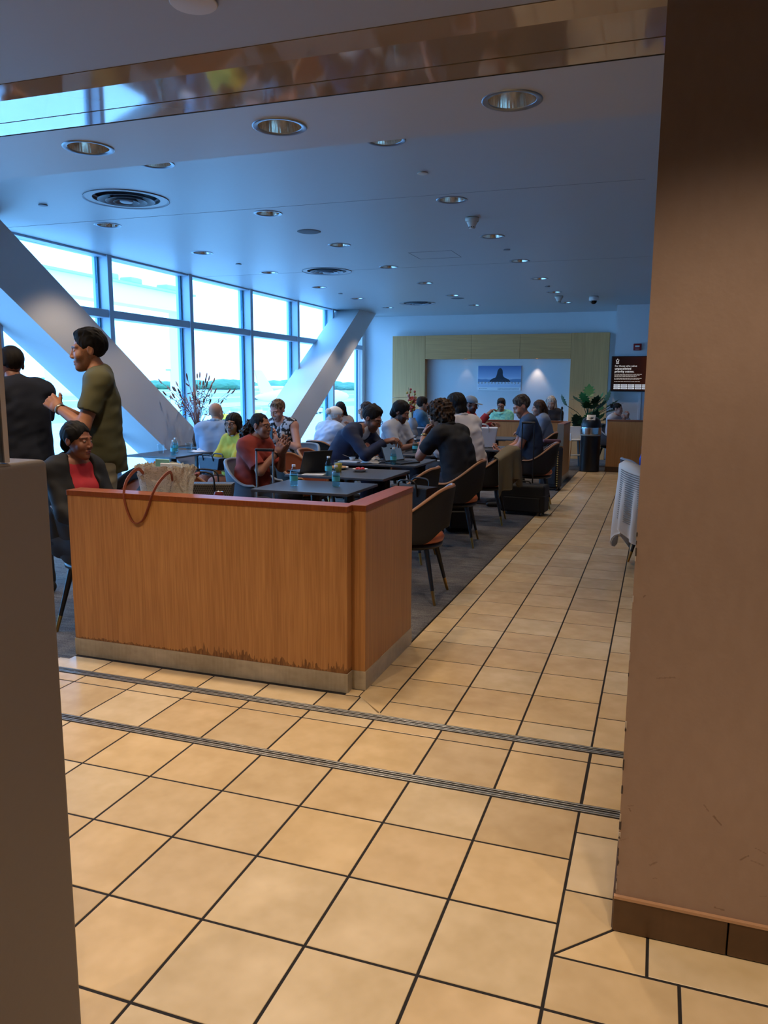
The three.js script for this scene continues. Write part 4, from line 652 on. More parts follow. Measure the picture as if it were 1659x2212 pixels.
  for (const k of ['L', 'R']) { const q = [foot(k, 0.004), cone([an[k][0], 0.045, an[k][2] - 0.02], [an[k][0], 0.1, an[k][2]], 0.042, 0.042, 0.02)]; const [lo, hi] = bounds(q, 0.012); lo[1] = Math.max(lo[1], -0.01); q.push({ t: 2, c: [0, 0.002, 0], n: [0, 1, 0], k: 0.004, cut: 1 }); mesh('shoe', nets(field(q), lo, hi, 0.011), mat(o.shoes ?? '#1b1b1e', 0.6), t); }
  // things worn on the head and wrists
  if (o.glasses) { const gm = mat(o.glasses === true ? '#15130f' : o.glasses, 0.35), q = [], yy = o.glassesUp ? 0.098 : 0.004, zz = o.glassesUp ? 0.062 : 0.102; for (const sg of [-1, 1]) { const ring = new THREE.TorusGeometry(0.021, 0.0026, 6, 20); ring.scale(1.12, 0.9, 1); if (o.glassesUp) ring.rotateX(-0.9); ring.translate(sg * 0.0305, yy, zz); q.push(ring, bar([sg * 0.054, yy + 0.004, zz - 0.004], [sg * 0.08, yy + 0.004, zz - 0.1], 0.002, 0.002, 6)); } q.push(bar([-0.008, yy + 0.003, zz + 0.003], [0.008, yy + 0.003, zz + 0.003], 0.0022, 0.0022, 6)); const g = merge(q); g.scale(hsc, hsc, hsc); g.applyMatrix4(head); mesh('glasses', g, gm, t); }
  if (o.watch) for (const k of o.watch) { const d = nrm3(sub3(wr[k], el[k])), g = new THREE.TorusGeometry(0.031 * s, 0.0055, 8, 22); g.scale(1, 1, 1.9); g.applyQuaternion(new THREE.Quaternion().setFromUnitVectors(V(0, 0, 1), V(...d))); const c = add3(wr[k], mul3(d, -0.025)); g.translate(...c); const wm = mesh('wristwatch', g, mat(o.watchColor ?? '#a89a86', 0.3, { metalness: 0.7 }), t); const fd = nrm3(cross3(d, [0.2, 0.4, 1])); const dial = cyl(0.017, 0.017, 0.01, 0, 0.027, 0, 16); dial.applyQuaternion(new THREE.Quaternion().setFromUnitVectors(V(0, 1, 0), V(...fd))); dial.translate(...c); mesh('dial', dial, M.darkMetal, wm); }
  if (o.cap) { const q = [ell(mul3([0, 0.055, -0.015], hsc), mul3([0.088, 0.082, 0.106], hsc), 0.01), { t: 2, c: mul3([0, 0.035, 0], hsc), n: [0, 1, -0.12], k: 0.006, cut: 1 }]; if (o.cap.brim) q.push(ell(mul3([0, 0.046, 0.12], hsc), mul3([0.07, 0.007, 0.062], hsc), 0.01)); const [lo, hi] = bounds(q, 0.01), g = nets(field(q), lo, hi, 0.006); g.applyMatrix4(head); mesh('cap', g, mat(o.cap.color, 0.85), t); }
  if (o.tie) { const g = rb(0.05 * s, 0.26 * s, 0.012, 0.005); g.rotateX(lean + 0.0); const c = add3(Pc, [0, 0.0, 0.125 * s]); g.translate(...c); mesh('tie', g, mat(o.tie, 0.6), t); }
  if (o.extra) o.extra(t, { head, hsc, Pn, Pc, Ph, wr, el, sh, hipY, s });
  return t;
}
// ---------- the people in the lounge ----------
person({ x: -3.756, z: -4.548, crown: 1.92, face: [-0.8, 0.6], s: 1.13, stand: 1, near: 1, lean: -2, bend: 6, neck: 14, hp: 5, skin: '#a9714f', lips: '#8a4f44', beard: '#2a1d16', stubble: 1, hair: { type: 'quiff', color: '#17120f' }, label: 'standing man in profile with olive green T-shirt, khaki trousers and wristwatch', shirt: { color: '#4d4a2c', sleeve: 'short', loose: 0.014 }, pants: '#8d8468', shoes: '#d8d4cc', arms: { L: { w: [0.07, 0.3, 0.235], dir: [-0.55, 0.5, 0.6], n: [-0.8, -0.3, -0.3], curl: 0.75, pole: [0.6, -1, -0.1] }, R: { w: [-0.09, 0.3, 0.245], dir: [0.6, 0.5, 0.5], n: [0.8, -0.3, -0.3], curl: 0.75, pole: [-0.6, -1, -0.1] } }, watch: ['L'] });
person({ x: -4.422, z: -4.513, crown: 1.816, face: [-0.95, -0.3], s: 1.08, stand: 1, near: 1, belly: 0.12, neck: 18, hp: 6, skin: '#8a5a42', beard: '#1f1612', hair: { type: 'crop', color: '#1a1512', amp: 0.002 }, label: 'standing man with cropped hair and a dark navy T-shirt seen from behind', shirt: { color: '#081022', sleeve: 'short', loose: 0.022 }, pants: '#1a1c24', arms: { L: { w: [0.08, 0.22, 0.34] }, R: { w: [-0.1, 0.2, 0.34] } } });
person({ x: -3.444, z: -4.017, crown: 1.315, face: [0.95, 0.2], s: 0.98, fem: 1, near: 1, hp: 4, hy: 13, skin: '#8a563f', lips: '#7a3d38', hair: { type: 'tied', color: '#0e0c0d' }, label: 'seated woman with tied dark hair, black cardigan and red top behind the half wall', under: '#a81f2c', front: { name: 'cardigan', color: '#0f1016' }, pants: '#1a1b22' });
person({ x: -4.371, z: -7.544, crown: 1.246, face: [-0.35, 0.94], s: 1.0, knee: [0.1, 0.04], fem: 1, near: 1, belly: 0.1, hp: -2, hy: 22, skin: '#9a6a4e', hair: { type: 'bob', color: '#1c1716' }, glasses: '#241a18', label: 'seated older woman in a yellow shirt with glasses and crossed arms', shirt: { color: '#b8a22e', sleeve: 'short', len: 0.92, loose: 0.018 }, pants: '#8c6257', arms: { L: { w: [-0.08, 0.22, 0.25], dir: [-1, 0.1, -0.1], n: [0, -0.2, -1], pole: [1, -0.6, 0.3] }, R: { w: [0.08, 0.18, 0.27], dir: [1, 0.1, -0.1], n: [0, -0.2, -1], pole: [-1, -0.6, 0.3] } }, watch: ['R'], watchColor: '#d8d8d4' });
person({ x: -5.197, z: -8.558, crown: 1.333, face: [-0.35, -0.94], s: 1.04, hy: -20, hp: 8, skin: '#b98a72', hair: null, glasses: '#241f1c', label: 'bald man in a pale blue shirt seated with his back turned beside the column', shirt: { color: '#8fa3bd', sleeve: 'long', loose: 0.02, collar: '#8fa3bd' }, pants: '#3a3f4a' });
person({ x: -3.557, z: -6.654, crown: 1.287, face: [0.98, 0.1], s: 1.0, fem: 1, near: 1, belly: 0.09, lean: 6, hp: 2, hy: 0, skin: '#a06a50', hair: { type: 'pulled', color: '#171213' }, glasses: '#1a1618', label: 'seated woman in a rust red T-shirt with glasses, curly ponytail and raised clasped hands', shirt: { color: '#8c2f22', sleeve: 'short', loose: 0.018, len: 0.8 }, pants: '#17181e', arms: { L: { w: [0.05, 0.4, 0.34], dir: [-0.15, 0.85, 0.5], n: [-1, 0, 0], curl: 0.22, pole: [0.5, -1, 0] }, R: { w: [-0.03, 0.4, 0.33], dir: [0.15, 0.85, 0.5], n: [1, 0, 0], curl: 0.22, pole: [-0.5, -1, 0] } }, watch: ['R'], watchColor: '#5a3a2c', extra: (t, b) => { const p = []; for (let i = 0; i < 9; i++) { const a = i * 2.1; p.push(cone(mul3([Math.sin(a) * 0.012, 0.03, -0.125], b.hsc), mul3([Math.sin(a) * 0.045, -0.07 - 0.02 * (i % 4), -0.16 + Math.cos(a) * 0.04], b.hsc), 0.024, 0.036, 0.012), cone(mul3([Math.sin(a) * 0.045, -0.07 - 0.02 * (i % 4), -0.16 + Math.cos(a) * 0.04], b.hsc), mul3([Math.sin(a) * 0.05, -0.2 + 0.02 * (i % 3), -0.14 + Math.cos(a) * 0.04], b.hsc), 0.034, 0.016, 0.012)); } const [lo, hi] = bounds(p, 0.02), g = nets(field(p, (x, y, z) => (noise3(x * 70, y * 70, z * 70) - 0.5) * 0.03), lo, hi, 0.006); g.applyMatrix4(b.head); mesh('ponytail', g, mat('#1b1415', 0.6), t); } });
person({ x: -4.287, z: -8.453, crown: 1.373, face: [-0.15, 0.98], s: 1.06, fem: 1, near: 1, belly: 0.1, lean: 6, bend: 14, hp: 26, hy: -8, skin: '#bd8672', hair: { type: 'pulled', color: '#5a4436', color2: '#8a7058' }, glasses: '#3a2a24', glassesUp: 1, label: 'seated woman in a sleeveless black and white top with sunglasses on her head', shirt: { color: '#17181c', color2: '#b9bcc4', sleeve: 'none', loose: 0.014, deep: 1 }, pants: '#17181e', arms: { L: { w: [0.06, 0.3, 0.27], dir: [-0.7, 0.5, 0.3], n: [0, 0.1, -1], curl: 0.5, pole: [0.9, -0.8, 0] }, R: { w: [-0.08, 0.3, 0.28], dir: [0.7, 0.5, 0.3], n: [0, 0.1, -1], curl: 0.5, pole: [-0.9, -0.8, 0] } }, watch: ['L'], watchColor: '#202024', extra: (t, b) => { mesh('phone', rb(0.075, 0.145, 0.009, 0.004, 0, b.hipY + 0.4, 0.33), M.black, t); } });
person({ x: -4.139, z: -9.879, crown: 1.261, face: [0.5, -0.86], s: 1.0, lean: 14, bend: 12, hp: 10, skin: '#b48a74', hair: { type: 'bun', color: '#cfcac2' }, cap: { color: '#e6e6e2' }, label: 'stooped person in a pale blue sweatshirt and white knitted cap seen from behind', shirt: { color: '#a9bcd8', sleeve: 'long', loose: 0.028, fold: 0.02 }, pants: '#4a4e58', arms: { L: { w: [0.1, 0.3, 0.36] }, R: { w: [-0.12, 0.4, 0.34], dir: [0, 1, 0.2], n: [0, 0, -1], curl: 0.6 } } });
person({ x: -4.853, z: -11.779, crown: 1.279, face: [0.45, 0.9], s: 0.98, fem: 1, hp: 22, hy: -20, skin: '#96684f', hair: { type: 'long', color: '#141013' }, label: 'dark long-haired person bowed behind the white knitted cap', shirt: { color: '#9c8f8a', sleeve: 'long', loose: 0.02 }, pants: '#22242c' });
person({ x: -3.97, z: -10.592, crown: 1.325, face: [-0.95, 0.2], s: 1.02, fem: 1, hp: 8, skin: '#a9795f', hair: { type: 'bun', color: '#2b211d', color2: '#4a3a32' }, glasses: '#8a8078', label: 'seated woman with a dark hair bun, glasses and white blouse', shirt: { color: '#c9ccd2', sleeve: 'long', loose: 0.02 }, pants: '#22242c', arms: { L: { w: [0.09, 0.32, 0.3] }, R: { w: [-0.09, 0.32, 0.3] } } });
person({ x: -2.93, z: -8.004, crown: 1.322, face: [0.99, 0.12], s: 1.1, near: 1, lean: 30, bend: 16, neck: 16, hp: 26, hy: 4, skin: '#80523c', beard: '#16110f', stubble: 1, hair: { type: 'quiff', color: '#100d0e' }, glasses: '#0c0b0b', label: 'man in a navy suit and sunglasses leaning over his phone at the table', under: '#c6cad4', front: { name: 'suit_jacket', color: '#14203f' }, tie: '#15171f', pants: '#14203c', arms: { L: { w: [0.06, 0.28, 0.58], dir: [-0.35, 0.25, 0.85], n: [-0.3, -1, 0], curl: 0.6, pole: [0.7, -1, -0.1] }, R: { w: [-0.06, 0.3, 0.58], dir: [0.35, 0.25, 0.85], n: [0.3, -1, 0], curl: 0.6, pole: [-0.7, -1, -0.1] } } });
person({ x: -3.056, z: -9.412, crown: 1.345, face: [0.97, 0.2], s: 1.03, near: 1, lean: 6, hp: 20, hy: 10, skin: '#84543e', beard: '#0f0c0c', hair: { type: 'full', color: '#0f0c0d' }, label: 'bearded man with dark hair in a pale grey polo shirt looking down', shirt: { color: '#a7adb9', sleeve: 'short', loose: 0.016, collar: '#8f96a4' }, pants: '#2a2c36', arms: { L: { w: [0.08, 0.26, 0.42], n: [-0.5, -1, 0], curl: 0.55 }, R: { w: [-0.1, 0.26, 0.42], n: [0.5, -1, 0], curl: 0.55 } } });
person({ x: -3.949, z: -13.408, crown: 1.358, face: [0.85, -0.5], s: 1.05, hp: 6, hy: 10, skin: '#9a6d55', hair: { type: 'short', color: '#1c1614' }, label: 'man in a teal blue shirt seated far back beside the flower vase', shirt: { color: '#2b526e', sleeve: 'short', loose: 0.02 }, pants: '#22242c' });
person({ x: -2.084, z: -7.72, crown: 1.387, face: [-0.92, -0.38], s: 1.1, near: 1, lean: 16, bend: 16, hp: 14, hy: 4, skin: '#a56f54', hair: { type: 'curly', color: '#221813', color2: '#4a3424' }, glasses: '#9a9084', label: 'curly-haired man in a black polo shirt with chin on hand and gold watch', shirt: { color: '#10131c', sleeve: 'short', loose: 0.018, collar: '#0c0e14', len: 0.72 }, pants: '#1b2438', arms: { L: { w: [0.05, 0.42, 0.4], dir: [-0.35, 0.75, -0.2], n: [-0.4, 0.1, -1], curl: 0.9, pole: [0.3, -1, 0.5] }, R: { w: [-0.05, 0.4, 0.42], dir: [0.35, 0.75, -0.2], n: [0.4, 0.1, -1], curl: 0.9, pole: [-0.3, -1, 0.5] } }, watch: ['L'], watchColor: '#c7a468' });
person({ x: -2.225, z: -8.915, crown: 1.454, face: [-0.85, -0.5], s: 1.14, near: 1, lean: 14, bend: 10, hp: 10, hy: -6, skin: '#a87a60', hair: { type: 'full', color: '#0f0c0d' }, label: 'dark-haired man in a white shirt seated with his back turned', shirt: { color: '#c2bfc4', sleeve: 'long', loose: 0.022, collar: '#cac7cc', fold: 0.018 }, pants: '#2a2c34', arms: { L: { w: [0.1, 0.22, 0.42] }, R: { w: [-0.1, 0.22, 0.42] } } });
person({ x: -2.863, z: -12.489, crown: 1.389, face: [0.98, 0.15], s: 1.07, hp: 14, lean: 6, skin: '#8e5e48', beard: '#171210', hair: { type: 'crop', color: '#1a1412' }, cap: { color: '#6f7a84', brim: 1 }, glasses: '#141212', label: 'man in a grey baseball cap and red sweater reaching forward', shirt: { color: '#8f1a24', sleeve: 'long', loose: 0.02 }, pants: '#22242c', arms: { L: { w: [0.05, 0.34, 0.46], curl: 0.6 }, R: { w: [-0.1, 0.5, 0.44], curl: 0.6 } } });
person({ x: -2.841, z: -14.951, crown: 1.319, face: [0.05, 1], s: 1.02, fem: 1, hp: 20, skin: '#8f6450', hair: { type: 'short', color: '#161213' }, glasses: '#141212', label: 'short-haired person in a mint green hoodie behind the far half wall', shirt: { color: '#7fc9b4', color2: '#5fb0a8', sleeve: 'long', loose: 0.026 }, pants: '#22242c', extra: (t, b) => { const g = tube([0, 1, 2, 3, 4, 5, 6, 7].map((k) => { const a = k / 8 * 2 * Math.PI; return add3(b.Pn, [Math.cos(a) * 0.085, 0.02 - Math.sin(a) * 0.03, Math.sin(a) * 0.08]); }), 0.03, 32, 8, true); mesh('hood', g, mat('#86cdb8', 0.85), t); } });
person({ x: -1.673, z: -10.228, crown: 1.425, face: [-0.97, 0.25], s: 1.12, near: 1, lean: 4, bend: 14, hp: 26, hy: 2, skin: '#b0755c', beard: '#5a4438', stubble: 1, hair: { type: 'short', color: '#2c2522', color2: '#5a524c' }, label: 'greying man in a dark blue T-shirt looking down at his phone', shirt: { color: '#26354a', sleeve: 'short', loose: 0.016 }, pants: '#20232c', arms: { L: { w: [0.05, 0.1, 0.36], dir: [-0.45, 0.15, 0.8], n: [-0.3, 0.9, -0.3], curl: 0.85 }, R: { w: [-0.05, 0.1, 0.36], dir: [0.45, 0.15, 0.8], n: [0.3, 0.9, -0.3], curl: 0.85 } }, extra: (t, b) => { const g = rb(0.075, 0.009, 0.15, 0.004, 0, b.hipY + 0.17, 0.5); mesh('phone', g, M.black, t); } });
person({ x: -1.801, z: -12.635, crown: 1.34, face: [-0.95, 0.2], s: 1.02, fem: 1, lean: 6, hp: 6, skin: '#b58670', hair: { type: 'long', color: '#33231c', color2: '#523a2e' }, label: 'woman with long brown hair and a grey blue sweater in profile', shirt: { color: '#6b7688', sleeve: 'long', loose: 0.026 }, pants: '#20232c', arms: { L: { w: [0.08, 0.24, 0.36] }, R: { w: [-0.08, 0.24, 0.36] } } });
person({ x: -1.969, z: -15.477, crown: 1.366, face: [0.0, 1], s: 1.05, fem: 1, hp: 20, skin: '#a5816f', hair: { type: 'long', color: '#8f8880', color2: '#b5aea6' }, label: 'grey-haired woman with headset and dark top behind the far half wall', shirt: { color: '#171219', sleeve: 'long', loose: 0.018 }, pants: '#20232c', extra: (t, b) => { const g = new THREE.TorusGeometry(0.098 * b.hsc, 0.006, 8, 24, Math.PI); g.translate(0, 0.02, 0); g.applyMatrix4(b.head); mesh('headset', g, M.black, t); } });
person({ x: -0.738, z: -15.725, crown: 1.253, face: [0.9, 0.42], s: 0.97, fem: 1, hp: 6, hy: 6, skin: '#c08f7c', hair: { type: 'bun', color: '#0d0b0e' }, label: 'woman with black tied hair looking aside behind the end counter', shirt: { color: '#b9bcc6', sleeve: 'long', loose: 0.018 }, pants: '#20232c', arms: { L: { w: [0.08, 0.48, 0.24], dir: [0, 0.9, 0.2], n: [0, 0, -1], curl: 0.8 }, R: { w: [-0.04, 0.42, 0.24], dir: [0, 0.9, 0.2], n: [0, 0, -1], curl: 0.8 } } });
person({ x: 0.06, z: -8.25, crown: 1.27, face: [0.9, -0.3], s: 1.0, hp: 10, skin: '#a06a50', hair: { type: 'short', color: '#1c1614' }, label: 'seated person in bright blue mostly hidden behind the taupe pillar', shirt: { color: '#1d56c8', sleeve: 'long', loose: 0.02 }, pants: '#3c4048' });
chair(-0.02, -8.32, 0.9, -0.3, 'tub chair of the person in bright blue beyond the pillar', 'grey');
chair(-4.9, -11.98, 0.45, 0.9, 'tub chair of the dark long-haired person near the last window', 'grey');
chair(-2.84, -15.15, 0.05, 1, 'tub chair of the person in the mint green hoodie', 'grey');
chair(-1.97, -15.7, 0, 1, 'tub chair of the grey-haired woman with the headset', 'grey');
chair(-0.8, -15.85, 0.9, 0.42, 'tub chair of the woman behind the end counter', 'grey');
// ---------- bottles, cups, food ----------
const pet = mat('#e6f4f6', 0.05, { transmission: 1, thickness: 0, ior: 1.33 }), water = mat('#d2f0f4', 0.02, { transmission: 1, thickness: 0, ior: 1.33 }), labelM = mat('#57b7bd', 0.5), capM = mat('#e9eef0', 0.4), cupM = mat('#eef6f8', 0.06, { transmission: 1, thickness: 0, ior: 1.3 }), paperM = mat('#e4e6ea', 0.85), trayM = mat('#d6d9dd', 0.5);
function bottle(x, z, label, y = TY) {
  const g = thing('water_bottle', label, 'bottle', [x, y, z], rr(0, 6), 'small water bottles');
  mesh('bottle_body', lathe([[0, 0.003], [0.027, 0.002], [0.032, 0.01], [0.031, 0.03], [0.0325, 0.045], [0.031, 0.06], [0.0325, 0.1], [0.031, 0.118], [0.022, 0.14], [0.0135, 0.152], [0.0125, 0.168]], 24), pet, g);
  mesh('water', lathe([[0, 0.005], [0.026, 0.005], [0.03, 0.012], [0.029, 0.1], [0.0285, 0.112], [0, 0.112]], 20), water, g);
  mesh('wrap_label', lathe([[0.0332, 0.048], [0.0332, 0.088]], 24), labelM, g); mesh('screw_cap', cyl(0.0145, 0.0145, 0.016, 0, 0.162, 0, 16), capM, g);
}
bottle(-2.759, -5.705, 'water bottle on the nearest cafe table, on the side of the suitcase handle'); bottle(-2.431, -5.805, 'water bottle on the nearest cafe table, on the aisle side'); bottle(-2.804, -6.52, 'water bottle beside the yellow drink and the black laptop'); bottle(-2.58, -7.71, 'water bottle next to the grey laptop of the curly-haired man'); bottle(-2.8, -9.2, 'water bottle in front of the bearded man in grey'); bottle(-5.279, -7.74, 'water bottle near the edge of the table by the leaning column'); bottle(-5.493, -8.1, 'water bottle standing behind another one on the column table');
function cup(x, z, drink, label) { const g = thing('plastic_cup', label, 'cup', [x, TY, z]); mesh('cup_wall', lathe([[0, 0.001], [0.028, 0.001], [0.041, 0.108], [0.043, 0.11], [0.0405, 0.108]], 24), cupM, g); if (drink) mesh('drink', lathe([[0, 0.004], [0.0275, 0.004], [0.0375, 0.085], [0, 0.085]], 20), mat(drink, 0.3), g); }
cup(-2.84, -6.84, '#c8b84a', 'clear plastic cup of yellow drink beside the food plate'); cup(-5.365, -8.2, null, 'empty clear plastic cup beside the crumpled napkin'); cup(-5.56, -7.9, null, 'empty clear plastic cup behind the bottle on the column table');
function napkin(x, z, s, label) { const g = new THREE.PlaneGeometry(0.24 * s, 0.2 * s, 14, 12), p = g.attributes.position, o = rr(0, 50); for (let i = 0; i < p.count; i++) { const u = p.getX(i), v = p.getY(i), h = 0.055 * s * Math.pow(noise3(u * 16 + o, v * 16, 1), 1.3) * (1 - smooth(0.5, 1, Math.hypot(u / (0.13 * s), v / (0.11 * s)))); p.setXYZ(i, u * (0.8 + 0.3 * noise3(o, v * 9, 2)), h + 0.004, v); } g.computeVertexNormals(); one('paper_napkin', g, paperM, label, 'napkin', [x, TY, z], [0, rr(0, 3), 0]); }
napkin(-3.0, -8.2, 1.1, 'crumpled paper napkins beside the tray of the man in the suit'); napkin(-2.88, -7.84, 1.0, 'pointed crumpled napkin at the front of the suit man table'); napkin(-5.3, -8.32, 0.9, 'crumpled white napkin on the column table');
{
  const t = thing('food_tray', 'white rectangular tray with a sauce bowl and spoon on the suit man table', 'tray', [-3.1, TY, -7.86]); mesh('tray', rb(0.22, 0.014, 0.3, 0.005, 0, 0.007, 0), trayM, t); mesh('sauce_bowl', lathe([[0, 0.016], [0.025, 0.016], [0.036, 0.05], [0.033, 0.05], [0.022, 0.022], [0, 0.02]], 20), mat('#eceef0', 0.4), t); mesh('spoon', bar([-0.02, 0.045, 0.0], [-0.1, 0.075, 0.03], 0.003, 0.004), M.chrome, t);
  const p = thing('pizza_plate', 'paper plate with pizza slices and red tomatoes behind the water bottle', 'plate', [-2.96, TY, -7.08]); mesh('plate', lathe([[0, 0.004], [0.08, 0.004], [0.12, 0.02], [0.118, 0.023], [0.078, 0.008], [0, 0.008]], 28), mat('#c9c2b4', 0.7), p);
  for (const a of [0.3, 2.2, 4.1]) { const s = new THREE.ExtrudeGeometry(new THREE.Shape([[0, 0], [0.085, -0.035], [0.092, 0], [0.085, 0.035]].map((q) => new THREE.Vector2(...q))), { depth: 0.012, bevelEnabled: true, bevelSize: 0.003, bevelThickness: 0.003, bevelSegments: 1 }); s.rotateX(-Math.PI / 2); mesh('pizza_slice', s, mat('#b98548', 0.7), p, [0, 0.012, 0], [0, a, 0]); }
  const c = thing('salad_bowl', 'small dish of red tomatoes on the table with the yellow drink', 'dish', [-2.66, TY, -6.95]); mesh('dish', lathe([[0, 0.003], [0.05, 0.003], [0.075, 0.028], [0.071, 0.028], [0.048, 0.008], [0, 0.008]], 24), trayM, c); for (let i = 0; i < 5; i++) mesh('tomato', new THREE.SphereGeometry(0.017, 12, 8), mat('#b5231c', 0.35), c, [Math.cos(i * 1.3) * 0.03, 0.026, Math.sin(i * 1.3) * 0.03]);
  one('paper_sheet', rb(0.2, 0.003, 0.14, 0.001), paperM, 'white sheet of paper in front of the black laptop', 'paper', [-2.97, TY + 0.0018, -6.56], [0, 0.15, 0]);
  const f = thing('snack_plate', 'plate with bread roll in front of the bearded man', 'plate', [-2.62, TY, -9.2]); mesh('plate', lathe([[0, 0.004], [0.07, 0.004], [0.1, 0.018], [0.068, 0.008], [0, 0.008]], 24), trayM, f); mesh('bread_roll', new THREE.SphereGeometry(0.04, 14, 10).scale(1.4, 0.7, 1), mat('#b5803f', 0.7), f, [0, 0.034, 0]);
}
function laptop(x, z, turn, open, label, scr, lidMat) {
  const g = thing('laptop', label, 'laptop', [x, TY, z], turn); const b = mesh('base', rb(0.32, 0.016, 0.22, 0.004, 0, 0.009, 0.11), lidMat, g); mesh('keyboard', rb(0.28, 0.003, 0.1, 0.001, 0, 0.0175, 0.08, 1), M.black, b);
  const l = mesh('lid', rb(0.32, 0.21, 0.008, 0.003, 0, 0.105, 0), lidMat, g, [0, 0.017, 0], [-open * R, 0, 0]); const s = new THREE.PlaneGeometry(0.3, 0.19); s.translate(0, 0.107, 0.0045); mesh('screen', s, scr, l);
  const q = rb(0.045, 0.012, 0.001, 0.0004, 0, 0.14, 0.005, 1); if (scr.userData.mark) mesh('screen_mark', q, M.black, l);
}
const greyScreen = mat('#3d4757', 0.35, { emissive: new THREE.Color(0.12, 0.17, 0.25), emissiveIntensity: 0.5 }); greyScreen.userData.mark = 1; const offScreen = mat('#111216', 0.2);
laptop(-3.02, -6.68, Math.atan2(-0.85, -0.53), 22, 'black laptop opened towards the woman in rust red', offScreen, mat('#17181b', 0.4));
laptop(-2.64, -7.94, Math.atan2(0.93, 0.37), 22, 'laptop with plain grey screen turned towards the curly-haired man', greyScreen, mat('#202227', 0.4));
{ const g = thing('drink_can', 'open silver soft drink can peeking over the stained half wall', 'drink can', [-2.68, TY, -4.42]); mesh('can_body', lathe([[0, 0], [0.026, 0.002], [0.033, 0.012], [0.033, 0.105], [0.027, 0.118], [0.0265, 0.123]], 28), mat('#8a3b34', 0.3, { metalness: 0.6 }), g); mesh('can_lid', lathe([[0.0265, 0.123], [0.025, 0.118], [0, 0.118]], 24), M.chrome, g); }
